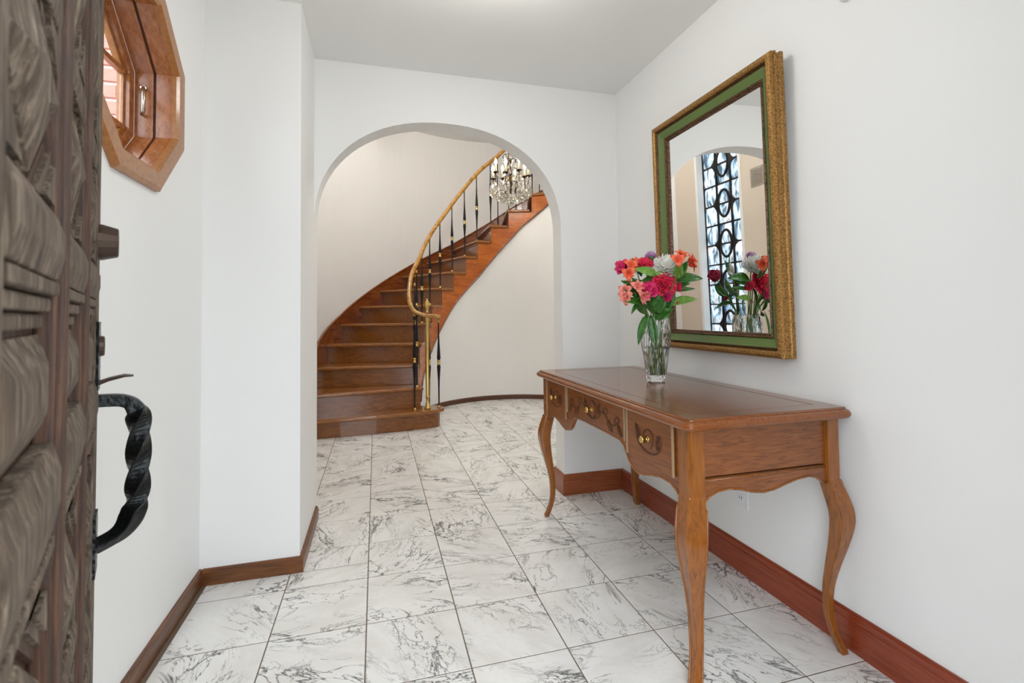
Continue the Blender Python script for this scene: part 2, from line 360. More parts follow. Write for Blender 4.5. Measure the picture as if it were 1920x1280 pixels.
# front wall with the doorway the camera looks in through
DX0, DX1 = -0.20, 0.78
fp = [(XL-.15,0),(XL-.15,ZC),(XR+.12,ZC),(XR+.12,0),(DX1,0),(DX1,2.12),(DX0,2.12),(DX0,0)]
struct(MB().prism(fp, XZ, 0.10, 0.25).build('wall_front', WALL), 'white front wall around the open entrance doorway behind the viewpoint', 'wall')
struct(MB().box(XL-.15, XR+.12, 0.10, YB, ZC, ZC+.1).build('ceiling', CEIL), 'flat white ceiling of the entrance hall', 'ceiling')
struct(MB().box(XS-.15, 3.5, YB2, 7.0, ZS, ZS+.1).build('ceiling_stairs', CEIL), 'flat ceiling high above the curved staircase', 'ceiling')
struct(MB().box(-6, 8, -9, 0.1, -0.1, -0.02).build('ground_outside', PAVE), 'grey paved ground outside the entrance doorway', 'ground')
struct(MB().box(-6, -0.85, 0.1, 9, -0.1, -0.02).build('ground_side', PAVE), 'grey paved ground beside the house beyond the windows', 'ground')
# stair hall walls
def arc(r, a0, a1, n): return [(CTR[0]-r*math.cos(math.radians(a0+(a1-a0)*i/n)), CTR[1]+r*math.sin(math.radians(a0+(a1-a0)*i/n))) for i in range(n+1)]
struct(MB().prism(arc(1.985, 0, 180, 60)+arc(2.085, 180, 0, 60), XY, 0, ZS).build('wall_stair', STAIRWALL, smooth=False), 'tall cream wall curving around the outside of the staircase', 'wall')
struct(MB().box(CTR[0]+1.985, CTR[0]+2.085, YB2, CTR[1], 0, ZS).build('wall_stair_right', STAIRWALL), 'cream wall closing the right side of the stair hall', 'wall')
GZ0, GZ1, GY0, GY1 = 0.443, 2.88, 3.80, 4.41
me = holed([(YB2,0),(CTR[1],0),(CTR[1],ZS),(YB2,ZS)], [(GY0,GZ0),(GY1,GZ0),(GY1,GZ1),(GY0,GZ1)], YZ, XS-.1, XS)
struct(slab_obj(me, 'wall_stair_left', BEIGEWALL), 'beige wall beside the stairs with a tall glass block window, seen in the mirror', 'wall')
# wall under the stairs
SB = [(14,0.05),(17.3,.14),(20.8,.333),(26.3,.465),(35.5,.651),(45.8,.878),(60,1.19),(78.4,1.513),(91.7,1.797),(109,2.133),(130,2.42),(150,2.74)]
RIN, ROUT, A0, DA, Z1, RISE = 1.02, 1.977, -8.028, 10.736, 0.172, 0.1975
def pol(r, a): return (CTR[0]-r*math.cos(math.radians(a)), CTR[1]+r*math.sin(math.radians(a)))
mb = MB(); rings = []
for i in range(46):
    a = 15+(150-15)*i/45; x, y = pol(RIN+.022, a); x2, y2 = pol(RIN+.08, a); z = max(lerp_tab(SB, a)+.01, .06)
    rings.append([(x,y,0),(x2,y2,0),(x2,y2,z),(x,y,z)])
struct(mb.loft(rings).build('wall_under_stairs', STAIRWALL, smooth=False), 'white curved wall filling the space beneath the staircase', 'wall')
mb = MB(); rings = []
for i in range(46):
    a = 15+(150-15)*i/45; z = lerp_tab(SB, a)
    (x,y), (x2,y2) = pol(RIN+.012, a), pol(ROUT, a); rings.append([(x,y,z+.012),(x2,y2,z+.012),(x2,y2,z+.04),(x,y,z+.04)])
struct(mb.loft(rings).build('ceiling_under_stairs', STAIRWALL), 'white curved soffit on the underside of the staircase', 'soffit')

# baseboards
def base_profile(h, t, cap): return [(0,0),(t,0),(t,h-cap),(t*.82,h-cap+.002),(t*.78,h-.006),(t*.4,h),(0,h)]
def baseboard(path, h, t, cap, name, mat, label, outward):
    """path in xy along the wall face; outward = +1 if the board stands to the left of travel"""
    pr = base_profile(h, t, cap); P = [Vector(p) for p in path]; rings = []
    for i, p in enumerate(P):
        d1 = (P[i]-P[i-1]).normalized() if i > 0 else (P[1]-P[0]).normalized()
        d2_ = (P[i+1]-P[i]).normalized() if i < len(P)-1 else d1
        n1, n2 = Vector((-d1.y, d1.x)), Vector((-d2_.y, d2_.x)); n = n1+n2; n = n/max(n.dot(n1), .2)
        rings.append([(p.x+n.x*u*outward, p.y+n.y*u*outward, z) for u, z in pr])
    return struct(MB().loft(rings).build(name, mat), label, 'baseboard')
baseboard([(XR,0.26),(XR,YB)], .117, .016, .026, 'baseboard_right', BASER, 'tall reddish baseboard along the right wall under the console table', 1)
baseboard([(XR-.016,YB),(AC+AW,YB),(AC+AW,YB2+.02)], .117, .016, .026, 'baseboard_back', BASEB, 'tall reddish baseboard wrapping the right foot of the arch', 1)
baseboard([(XL,0.26),(XL,PY)], .062, .014, .012, 'baseboard_left', BASEL, 'low brown baseboard along the left wall beside the open door', -1)
baseboard([(XL+.014,PY),(PX,PY),(PX,2.752)], .062, .015, .012, 'baseboard_pier', BASELX, 'low brown baseboard around the foot of the white pier', -1)
baseboard(arc(RIN+.022, 16, 150, 40), .055, .012, .01, 'baseboard_stairs', BASEDK, 'thin dark curved baseboard below the wall under the stairs', -1)

# ------------------------------------------------------------------ octagonal window (window_1)
w1 = empty('window_1', (XL, OC[0], OC[1])); struct(w1, 'octagonal wooden window with small panes high on the left wall', 'window')
def oct_board(ap0, ap1, xa, xb, k, gap=0.0006):
    """one of eight mitred boards: between apothems, from local x=xa to xb"""
    o, i_ = octo((0,0), ap1), octo((0,0), ap0); a, b = k, (k+1)%8
    return MB().prism([o[a], o[b], i_[b], i_[a]], YZ, xa, xb)
for k in range(8):
    o, i_ = octo((0,0), .323), octo((0,0), .268); m_, q_ = octo((0,0), .312), octo((0,0), .260); a, b = k, (k+1)%8
    mb = MB().loft([[YZ(*o[a],0.0),YZ(*o[a],.014),YZ(*m_[a],.020),YZ(*i_[a],.020),YZ(*q_[a],.012),YZ(*q_[a],0.0)], [YZ(*o[b],0.0),YZ(*o[b],.014),YZ(*m_[b],.020),YZ(*i_[b],.020),YZ(*q_[b],.012),YZ(*q_[b],0.0)]])
    mb.build('casing_board', WINC, w1)
    oct_board(.262, .278, -.048, .0, k).build('reveal_board', WINW, w1)
    oct_board(.272, .278, -.058, -.048, k).build('reveal_groove', BASEDK, w1)
    oct_board(.265, .278, -.112, -.058, k).build('reveal_board', WINW, w1)
    sb = oct_board(.234, .265, -.148, -.114, k).build('sash_rail', WINW, w1)
    oct_board(.224, .234, -.146, -.128, k).build('glazing_bead', WINC, sb)
for s in (-1, 1):
    MB().box(-.144, -.126, s*.093-.008, s*.093+.008, -.230, .230).build('muntin', WINW, w1)
    MB().box(-.143, -.125, -.230, .230, s*.093-.008, s*.093+.008).build('muntin', WINW, w1)
cuts = [-.232, -.093, .093, .232]
oc = octo((0,0), .227)
def clip_poly(poly, y0, y1, z0, z1):
    def cl(P, f):
        out = []
        for i in range(len(P)):
            a, b = P[i], P[(i+1)%len(P)]; fa, fb = f(a), f(b)
            if fa >= 0: out.append(a)
            if fa*fb < 0: t = fa/(fa-fb); out.append((a[0]+(b[0]-a[0])*t, a[1]+(b[1]-a[1])*t))
        return out
    for f in (lambda p: p[0]-y0, lambda p: y1-p[0], lambda p: p[1]-z0, lambda p: z1-p[1]): poly = cl(poly, f)
    return poly
for a in range(3):
    for b in range(3):
        pp = clip_poly(oc, cuts[a]+.009, cuts[a+1]-.009, cuts[b]+.009, cuts[b+1]-.009)
        if len(pp) > 2: MB().prism(pp, YZ, -.137, -.134).build('pane', PANE, w1)
lt = MB().tube([(-.086,.256,.055),(-.078,.242,.05),(-.076,.238,.01),(-.078,.242,-.03),(-.086,.256,-.036)], .006, 8).build('latch', NICKEL, w1, True)
MB().lathe([(.001,0),(.012,0),(.012,.006),(.001,.008)], 12, (-.082,.252,.048)).build('latch_boss', NICKEL, lt)
# brick house wall seen through it
wo = struct(MB().box(-3.2, -0.83, 2.42, 2.56, -0.02, 3.3).build('wall_outside', MORTAR), 'red brick outside wall with pale mortar seen through the octagonal window', 'wall')
bmsh = MB().loft([[(-.098,0,-.029),(.098,0,-.029),(.098,0,.029),(-.098,0,.029)],[(-.095,-.012,-.026),(.095,-.012,-.026),(.095,-.012,.026),(-.095,-.012,.026)]]).mesh('brick'); bmsh.materials.append(BRICK)
for r in range(20):
    for c in range(5):
        place(bmsh, 'brick', wo, Matrix.Translation((-.95-c*.208-(r%2)*.104, 2.42, 1.45+r*.07)))

# ------------------------------------------------------------------ glass block window seen in the mirror (window_2)
XG = XS-.085
w2 = empty('window_2', (XG, GY0, GZ0)); struct(w2, 'tall glass block window with black curved leading, seen in the mirror', 'window')
BS = (GY1-GY0)/3
bm_ = MB().loft([[(-.02,-.094,-.094),(-.02,.094,-.094),(-.02,.094,.094),(-.02,-.094,.094)],[(0,-.094,-.094),(0,.094,-.094),(0,.094,.094),(0,-.094,.094)],[(.006,-.08,-.08),(.006,.08,-.08),(.006,.08,.08),(.006,-.08,.08)],[(.012,-.05,-.05),(.012,.05,-.05),(.012,.05,.05),(.012,-.05,.05)]]).mesh('glass_block', True); bm_.materials.append(BLOCK)
for r in range(12):
    for c in range(3):
        place(bm_, 'glass_block', w2, Matrix.Translation((0, BS*(c+.5), .2033*(r+.5))))
for r in range(1, 12): MB().box(-.01, .016, 0, 3*BS, r*.2033-.007, r*.2033+.007).build('lead_bar', LEAD, w2)
for c in range(0, 4): MB().box(-.01, .016, max(0, c*BS-.008), min(3*BS, c*BS+.008), 0, 12*.2033).build('lead_bar', LEAD, w2)
RR = 0.098
def corner_fill(y, z, sy, sz):
    pts = [(0,0)]+[(RR-RR*math.sin(t*PI/12), RR*1.15-RR*1.15*math.cos(t*PI/12)) for t in range(7)][::-1]
    pts = [(0,0),(RR,0)]+[(RR-RR*math.sin(t*PI/12), RR*1.15*(1-math.cos(t*PI/12))) for t in range(1,6)]+[(0,RR*1.15)]
    return MB().prism([(y+sy*a, z+sz*b) for a, b in pts], YZ, -.006, .019).build('lead_corner', LEAD, w2)
for r in range(0, 13, 2):
    z = r*.2033
    for sz in (-1, 1):
        if not 0 < z+sz*.05 < 12*.2033: continue
        corner_fill(2*BS, z, 1, sz); corner_fill(BS, z, -1, sz)
    if 0 < r < 12:
        MB().tube([(.012, BS*1.5+.082*math.cos(2*PI*k/24), z+.135*math.sin(2*PI*k/24)) for k in range(25)], .014, 6).build('lead_ring', LEAD, w2)
for nm, b in (('jamb', (GY1-.004, GY1+.03, GZ0, GZ1)), ('jamb', (GY0-.03, GY0+.004, GZ0, GZ1)), ('head', (GY0, GY1, GZ1-.004, GZ1+.03)), ('sill', (GY0, GY1, GZ0-.03, GZ0+.004))):
    o = MB().box(XS-.098-XG, XS+.004-XG, b[0]-GY0, b[1]-GY0, b[2]-GZ0, b[3]-GZ0).build(nm, WHITEP, w2)
# air vent on the same wall
vt = empty('air_vent', (XS, 3.575, 2.19)); tag(vt, 'small grey air vent grille on the beige wall, seen in the mirror', 'vent')
MB().box(0, .006, -.075, .075, -.085, .085).build('plate', VENTM, vt)
for k in range(9): MB().box(.006, .011, -.062, .062, -.066+k*.0155, -.060+k*.0155).build('slat', VENTM, vt)

# ------------------------------------------------------------------ entrance door (door_1)
DE, DD = Vector((-0.515, 1.110, 0)), Vector((-0.374, 0.927, 0)).normalized()
DN = Vector((DD.y, -DD.x, 0))
d1 = bpy.data.objects.new('door_1', None); COL.objects.link(d1)
# local x = from free edge towards hinge, local y = outward normal, local z up
d1.matrix_world = Matrix(((-DD.x, DN.x, 0, DE.x), (-DD.y, DN.y, 0, DE.y), (0, 0, 1, 0.012), (0, 0, 0, 1)))
struct(d1, 'weathered carved wooden entrance door standing open on the left', 'door')
MB().box(0, .915, -.05, -.012, 0, 2.08).build('slab', DOORD, d1)
def dbox(n, x0, x1, y1, z0, z1, m=DOORW, y0=-.012, bev=.003): return MB().box(x0, x1, y0, y1, z0, z1).build(n, m, d1, bevel=bev)
stiles = [(0, .075), (.285, .345), (.555, .615), (.84, .915)]
rails = [(0, .13), (.40, .45), (.60, .64), (.845, .925), (1.07, 1.13), (1.30, 1.345), (1.62, 1.67), (1.95, 2.08)]
for a, b in stiles:
    s_ = dbox('stile', a, b, .004, 0, 2.08, DOORW if a in (0, .84) else DOORD)
    if a not in (0, .84):
        for q in (.012, .028, .044): dbox('stile_reed', a+q-.005, a+q+.005, .008, .01, 2.07, DOORD, .002, .002).parent = d1
for z0, z1 in rails:
    for (a, b), (c, d) in zip(stiles, stiles[1:]):
        big = z0 in (.845, 1.07)
        hp = .009 if big else .004
        mb = MB().prism([(-.012, z0), (hp*.5, z0), (hp, z0+(z1-z0)*.35), (hp, z0+(z1-z0)*.7), (hp*.3, z1), (-.012, z1)], lambda p, q, t: (t, p, q), b-.002, c+.002)
        mb.build('rail', DOORW, d1, bevel=.002)
        if big:
            for q in range(3): dbox('rail_moulding', b+.004+q*.004, c-.004-q*.004, .006-q*.005, z0-.014*(q+1), z0-.014*q-.002, DOORW, -.012, .002)
for (z0, z1), (z2, z3) in zip(rails, rails[1:]):
    for n, ((a, b), (c, d)) in enumerate(zip(stiles, stiles[1:])):
        u0, u1, v0, v1 = b+.006, c-.006, z1+.008, z2-.008-(.04 if z2 in (.845, 1.07) else 0)
        uc, vc = (u0+u1)/2, (v0+v1)/2
        if (z1 > .9 and z1 < 1.0) or z1 < .2 or z1 > 1.6:
            i1, i2 = .03, .06
            MB().loft([[(u0,-.012,v0),(u1,-.012,v0),(u1,-.012,v1),(u0,-.012,v1)],[(u0,-.008,v0),(u1,-.008,v0),(u1,-.008,v1),(u0,-.008,v1)],[(u0+i1,.003,v0+i1*.8),(u1-i1,.003,v0+i1*.8),(u1-i1,.003,v1-i1*.8),(u0+i1,.003,v1-i1*.8)],[(u0+i2,.005,v0+i2*.6),(u1-i2,.005,v0+i2*.6),(u1-i2,.005,v1-i2*.6),(u0+i2,.005,v1-i2*.6)]]).build('raised_panel', DOORW, d1)
        else:      # diamond boss with four stepped corner blocks
            MB().loft([[(uc,-.012,v0),(u1,-.012,vc),(uc,-.012,v1),(u0,-.012,vc)],[(uc,-.002,v0+.006),(u1-.006,-.002,vc),(uc,-.002,v1-.006),(u0+.006,-.002,vc)],[(uc,.008,v0+.06),(u1-.05,.008,vc),(uc,.008,v1-.06),(u0+.05,.008,vc)]]).build('diamond_panel', DOORW, d1)
            for su in (0, 1):
                for sv in (0, 1):
                    U, V = (u1 if su else u0), (v1 if sv else v0); eu, ev = (-1 if su else 1), (-1 if sv else 1)
                    lu, lv = (u1-u0)*.42, (v1-v0)*.40
                    for q in range(3):
                        f = 1-q*.2
                        MB().prism([(U, V), (U+eu*lu*f, V), (U, V+ev*lv*f)], lambda p, r_, t: (p, t, r_), -.012, -.006+q*.004).build('corner_block', DOORW if q else DOORD, d1)
# ironwork
for z0, z1 in ((.905, 1.03), (.575, .68)):
    pts = []
    for k in range(13):
        z = z0+(z1-z0)*k/12; pts.append((.012+(.006 if k % 2 else 0), z))
    pts += [(.075-(.006 if k % 2 else 0), z0+(z1-z0)*(12-k)/12) for k in range(13)]
    MB().prism(pts, lambda p, r_, t: (p, t, r_), .004, .008).build('back_plate', IRON, d1)
pu = .042
hp = smooth_path([(pu,.004,.885),(pu,.04,.882),(pu,.058,.870),(pu,.067,.840),(pu,.067,.77),(pu,.066,.705),(pu,.060,.668),(pu,.042,.638),(pu,.004,.620)], 8)
mb = MB(); rings = []
Ln = len(hp)
for i, p in enumerate(hp):
    t = (hp[min(i+1,Ln-1)]-hp[max(i-1,0)]).normalized(); a = Vector((1,0,0)); b = t.cross(a).normalized()
    fr = i/(Ln-1); tw = 0 if fr < .3 else (min((fr-.3)/.42, 1))*PI*1.75
    q_ = max(0, min(1, (fr-.18)/.14))*max(0, min(1, (.92-fr)/.14)); sz = .0125+.0048*q_
    rings.append([p+(a*math.cos(tw+k*PI/2+PI/4)+b*math.sin(tw+k*PI/2+PI/4))*sz*1.25 for k in range(4)])
mb.loft(rings).build('pull_handle', IRON, d1, bevel=.002)
MB().loft([[(pu-.010,.004,.912),(pu+.010,.004,.912),(pu+.010,.004,.920),(pu-.010,.004,.920)],[(pu-.012,.022,.920),(pu+.012,.022,.920),(pu+.012,.022,.926),(pu-.012,.022,.926)],[(pu-.016,.044,.926),(pu+.016,.044,.926),(pu+.016,.044,.930),(pu-.016,.044,.930)],[(pu-.010,.058,.926),(pu+.010,.058,.926),(pu+.010,.058,.928),(pu-.010,.058,.928)]]).build('thumb_latch', IRONB, d1)
def knob(n, z, r0, r1, ln, m):
    o = MB().lathe([(r0,0),(r0*.98,ln*.2),(r1,ln),(r1*.9,ln+.001)], 16).build(n, m, d1); o.matrix_local = Matrix.Translation((.04, .004, z)) @ Matrix.Rotation(-PI/2, 4, 'X'); return o
knob('door_knob', 1.178, .034, .027, .028, IRONB)
knob('lock_cylinder', .985, .020, .018, .010, IRONB)

# ------------------------------------------------------------------ console table
TBX0, TBX1, TBY0, TBY1, TZ = .812, 1.408, 1.157, 2.465, .75
tb = empty('console_table', (1.11, 1.81, 0)); tag(tb, 'carved walnut console table with cabriole legs and three drawers by right wall', 'table')
tp = Vector((1.11, 1.81, 0))
def rrect(x0, x1, y0, y1, r, n=5):
    out = []
    for cx, cy, a in ((x1-r, y0+r, -PI/2), (x1-r, y1-r, 0), (x0+r, y1-r, PI/2), (x0+r, y0+r, PI)):
        out += [(cx+r*math.cos(a+PI/2*k/n)-tp.x, cy+r*math.sin(a+PI/2*k/n)-tp.y) for k in range(n+1)]
    return out
def tring(ins, z): return [(x, y, z) for x, y in rrect(TBX0+ins, TBX1-ins, TBY0+ins, TBY1-ins, max(.03-ins*.5, .008))]
MB().loft([tring(.014,.716), tring(.004,.720), tring(0,.727), tring(0,.734), tring(.004,.741), tring(.010,.744), tring(.0105,.7425), tring(.0135,.7425), tring(.014,.7475), tring(.018,.749), tring(.10,.749)]).build('tabletop', TABLEW, tb, bevel=0)
ox0, ox1, oy0, oy1 = TBX0+.019-tp.x, TBX1-.019-tp.x, TBY0+.019-tp.y, TBY1-.019-tp.y; bw = .058
for q in ([(ox0,oy0),(ox0,oy1),(ox0+bw,oy1-bw),(ox0+bw,oy0+bw)], [(ox1,oy1),(ox1,oy0),(ox1-bw,oy0+bw),(ox1-bw,oy1-bw)]):
    MB().prism(q, XY, .7485, .7504).build('top_border', TABLETOP, tb)
for q in ([(ox0,oy0),(ox0+bw,oy0+bw),(ox1-bw,oy0+bw),(ox1,oy0)], [(ox0,oy1),(ox1,oy1),(ox1-bw,oy1-bw),(ox0+bw,oy1-bw)]):
    MB().prism(q, XY, .7485, .7504).build('top_border', TABLETOP, tb)
b2 = bw+.0035
MB().box(ox0+b2, ox1-b2, oy0+b2, oy1-b2, .7485, .7500).build('top_panel', TABLETOP, tb)
# legs: outer post faces
PXF, PXB, PYN, PYF, PS = .842, 1.384, 1.192, 2.428, .052
def leg(xc, yc, dx, dy, nm='leg'):
    """post + cabriole leg, bowing along (dx,dy)"""
    d = Vector((dx, dy, 0)).normalized(); s = Vector((-d.y, d.x, 0)); mb = MB()
    prof = [(.716,0,.026,0),(.60,0,.026,0),(.535,0,.026,0),(.527,0,.026,0),(.522,.004,.0275,0),(.505,.008,.0285,0),(.47,.019,.0305,0),(.43,.029,.031,0),(.39,.030,.0295,0),(.33,.020,.0245,0),(.26,.004,.0185,0),(.19,-.009,.0145,0),(.12,-.011,.0128,0),(.07,-.002,.0122,0),(.03,.012,.0126,0),(.012,.021,.013,0),(0,.024,.0122,0)]
    pp = smooth_path([(z, o, h) for z, o, h, c in prof[2:]], 3); rings = []
    allp = [(.716,0,.026),(.60,0,.026)]+[tuple(p) for p in pp]
    for z, o, h in allp:
        c = d*o; ch = .30     # square with its corner on the diagonal, that corner chamfered
        R = h*math.sqrt(2); tap = 1.0 if z > .5 else 1.0
        pts = [d*R*.86+s*R*.14, s*R*.96+d*R*.05, s*R*.90-d*R*.12, -d*R*.72+s*R*.16, -d*R*.72-s*R*.16, -s*R*.90-d*R*.12, -s*R*.96+d*R*.05, d*R*.86-s*R*.14]
        rings.append([(xc-tp.x+c.x+p.x, yc-tp.y+c.y+p.y, max(z,0)) for p in pts])
    o = mb.loft(rings).build(nm, TABLEV, tb, True)
    for poly in o.data.polygons: poly.use_smooth = True
    e = o.modifiers.new('split', 'EDGE_SPLIT'); e.split_angle = math.radians(35)
    # raised bead along both arrises
    for sg in (-1, 1):
        path = []
        for z, of, h in allp:
            if z > .50 or z < .006: continue
            R = h*math.sqrt(2); p = d*(of+R*.05)+s*sg*R*.955; path.append((xc-tp.x+p.x, yc-tp.y+p.y, z))
        MB().tube(path, .0032, 6).build('edge_bead', TABLEV, o, True)
    return o
H = PS/2
leg(PXF+H, PYN+H, -1, -1); leg(PXF+H, PYF-H, -1, 1); leg(PXB-H, PYN+H, 1, -1); leg(PXB-H, PYF-H, 1, 1)
# chamfer flutes on the front corner posts
# front / back aprons
hp_ = [(0,.586),(.12,.586),(.20,.584),(.225,.574),(.245,.553),(.265,.528),(.29,.510),(.325,.503),(.36,.509),(.41,.523),(.46,.533),(.51,.532),(.545,.518),(.566,.500)]
YC = 1.81
full = [(YC-a, b) for a, b in hp_[::-1]]+[(YC+a, b) for a, b in hp_[1:]]
for xa, xb in ((.850, .868), (1.358, 1.376)):
    MB().prism([(y-tp.y, z) for y, z in [(YC-.566,.717)]+full+[(YC+.566,.717)]], YZ, xa-tp.x, xb-tp.x).build('apron', TABLEW, tb)
MB().tube([(.8495-tp.x, y-tp.y, z+.004) for y, z in full], .0028, 6).build('apron_bead', TABLEV, tb, True)
eb = [(.895,.505),(.915,.520),(.940,.530),(.977,.534),(1.02,.527),(1.06,.516),(1.10,.511),(1.14,.516),(1.18,.527),(1.225,.537),(1.27,.541),(1.305,.533),(1.332,.512)]
for ya, yb, yl in ((1.204, 1.222, 1.201), (2.398, 2.416, 2.419)):
    MB().box(.892-tp.x, 1.334-tp.x, ya-tp.y, yb-tp.y, .577, .717).build('end_panel', TABLEE, tb)
    lo, hi = (yl, yb) if yl < ya else (ya, yl)
    MB().prism([(x-tp.x, z) for x, z in [(.892,.572)]+eb+[(1.334,.572)]], XZ, lo-tp.y, hi-tp.y).build('end_apron', TABLEE, tb, bevel=.0015)
    yy = (yl-.001 if yl < ya else yl+.001)-tp.y
    MB().tube([(x-tp.x, yy, z+.004) for x, z in eb], .0028, 6).build('apron_bead', TABLEV, tb, True)
    MB().tube([(.894-tp.x, yy, .5675), (1.332-tp.x, yy, .5675)], .0022, 6).build('apron_bead', TABLEV, tb, True)
# drawers
XD = .8445
def drawer(y0, y1, z0, z1, kind):
    o = MB().box(XD-tp.x, .851-tp.x, y0-tp.y, y1-tp.y, z0, z1).build('drawer', TABLEW, tb, bevel=.0015)
    yc, zc = (y0+y1)/2, (z0+z1)/2
    for y in (y0, y1): MB().box(XD-.0035-tp.x, XD+.001-tp.x, y-.0035-tp.y, y+.0035-tp.y, z0-.006, z1).build('bead', BEAD, o)
    def curve(pts, r=.0026, n=5):
        MB().tube([(XD-.0008-tp.x, a-tp.y, b) for a, b in [(p.x, p.y) for p in smooth_path([(q[0], q[1], 0) for q in pts], n)]], r, 6).build('carving', CARVE, o, True)
    def leafc(y, z, ang, ln, wd):
        m = MB(); c, s = math.cos(ang), math.sin(ang); pts = []
        for k in range(13):
            t = k/12; wv = wd*math.sin(PI*t)**.8; pts.append((t*ln, wv))
        loop = pts+[(a, -b) for a, b in pts[-2:0:-1]]
        P = [(XD-.0012-tp.x, y+a*c-b*s-tp.y, z+a*s+b*c) for a, b in loop]
        m.tube(P+[P[0]], .0016, 5); m.tube([P[0], P[12]], .0012, 5); m.build('carving', CARVE, o, True)
    if kind == 'mid':
        for sg in (-1, 1):
            Y = lambda v: yc+sg*v
            curve([(Y(.01),zc-.028),(Y(.035),zc-.030),(Y(.065),zc-.012),(Y(.085),zc+.008),(Y(.115),zc+.002),(Y(.15),zc-.022),(Y(.19),zc-.024),(Y(.215),zc-.008)])
            curve([(Y(.10),zc+.004),(Y(.105),zc+.024),(Y(.125),zc+.028),(Y(.135),zc+.012),(Y(.12),zc+.002)])
            curve([(Y(.195),zc-.024),(Y(.195),zc+.0),(Y(.215),zc+.012),(Y(.228),zc-.002),(Y(.215),zc-.012)])
            leafc(Y(.215), zc-.014, -.9 if sg > 0 else PI+.9, .05, .012); leafc(Y(.135), zc-.012, -.8 if sg > 0 else PI+.8, .055, .013)
            leafc(Y(.05), zc-.01, 1.15 if sg > 0 else PI-1.15, .05, .009)
        curve([(yc+.022,zc-.02),(yc+.034,zc+.012),(yc,zc+.036),(yc-.034,zc+.012),(yc-.022,zc-.02)])
        curve([(yc+.03,zc-.02),(yc,zc-.038),(yc-.03,zc-.02)])
    else:
        sg = 1
        curve([(yc+.075,zc+.032),(yc+.070,zc-.005),(yc+.045,zc-.032),(yc,zc-.044),(yc-.045,zc-.036),(yc-.072,zc-.012),(yc-.070,zc+.020)])
        curve([(yc-.070,zc+.020),(yc-.052,zc+.018),(yc-.046,zc-.004),(yc-.050,zc-.020)])
        leafc(yc+.05, zc-.012, 1.05, .055, .011); leafc(yc-.052, zc-.022, 1.9, .045, .010)
        curve([(yc+.02,zc-.018),(yc+.026,zc+.016),(yc-.004,zc+.030),(yc-.028,zc+.010),(yc-.016,zc-.026)])
    kb = MB().lathe([(.011,0),(.011,.002),(.004,.004),(.0035,.014),(.006,.016),(.0115,.019),(.0125,.023),(.010,.027),(.003,.028)], 16).build('knob', BRASS, o, True)
    kb.matrix_local = Matrix.Translation((XD-tp.x, yc+.004-tp.y, zc)) @ Matrix.Rotation(-PI/2, 4, 'Y')
drawer(1.272, 1.545, .566, .712, 'side'); drawer(1.562, 2.098, .602, .710, 'mid'); drawer(2.116, 2.372, .566, .712, 'side')

# ------------------------------------------------------------------ wall mirror (leaning slightly forward at the top)
MH, MW = 1.085, .765
mi = empty('wall_mirror', (1.408, 1.752, .880)); mi.rotation_euler = (0, -math.radians(1.0), 0)
tag(mi, 'tall mirror in a gilt frame with green inner band above the console table', 'mirror')
def frame_piece(prof, name, mat, parent):
    """four mitred pieces of a frame whose profile is (inset, height off the wall); local -x faces the room"""
    for k in range(4):
        rings = []
        for e in (0, 1):
            r = []
            for ins, h in prof:
                cs = [(-MW/2+ins, ins), (MW/2-ins, ins), (MW/2-ins, MH-ins), (-MW/2+ins, MH-ins)]
                c = cs[(k+e) % 4]; r.append((-h, c[0], c[1]))
            rings.append(r)
        MB().loft(rings).build(name, mat, parent)
frame_piece([(0,0),(0,.014),(.004,.018),(.004,.026),(0,.030),(0,.040),(.003,.042),(.003,.046),(0,.048),(.004,.056),(.011,.060),(.020,.060),(.026,.054),(.028,.044),(.028,.0)], 'gilt_moulding', GILT, mi)
frame_piece([(.028,0),(.028,.046),(.031,.050),(.033,.046),(.035,.048),(.037,.044),(.037,0)], 'dark_moulding', BEADD, mi)
frame_piece([(.037,.0),(.037,.044),(.068,.028),(.068,0)], 'green_band', GREENF, mi)
frame_piece([(.068,0),(.068,.030),(.072,.034),(.077,.031),(.079,.026),(.083,.026),(.086,.020),(.086,0)], 'inner_bead', BEADD, mi)
bevm = MB().box(-.018, -.004, -MW/2+.084, MW/2-.084, .084, MH-.084).build('mirror_glass', MIRROR, mi)

# wall fittings
ol = empty('wall_outlet', (XR, 1.667, .318)); tag(ol, 'white electrical outlet low on right wall beneath the console table', 'outlet')
MB().box(-.006, 0, -.036, .036, -.058, .058).build('cover_plate', PLASTIC, ol, bevel=.002)
for s in (-1, 1):
    so = MB().lathe([(.0165,0),(.0165,.002),(.015,.0025)], 16).build('socket', PLASTIC, ol); so.matrix_local = Matrix.Translation((-.006,0,s*.022)) @ Matrix.Rotation(-PI/2, 4, 'Y')
    for q in (-.006, .006): MB().box(-.0092, -.008, q-.0012, q+.0012, s*.022-.001, s*.022+.008).build('slot', SLOT, ol)
ch = empty('door_chime', (XR, 1.06, 2.012)); tag(ch, 'white wall box high on right wall, cut by the top of the picture', 'wall box')
MB().box(-.02, 0, -.10, .10, 0, .14).build('cover', PLASTIC, ch, bevel=.003)
MB().box(-.022, -.02, -.08, .08, .02, .12).build('face_panel', PLASTIC, ch)

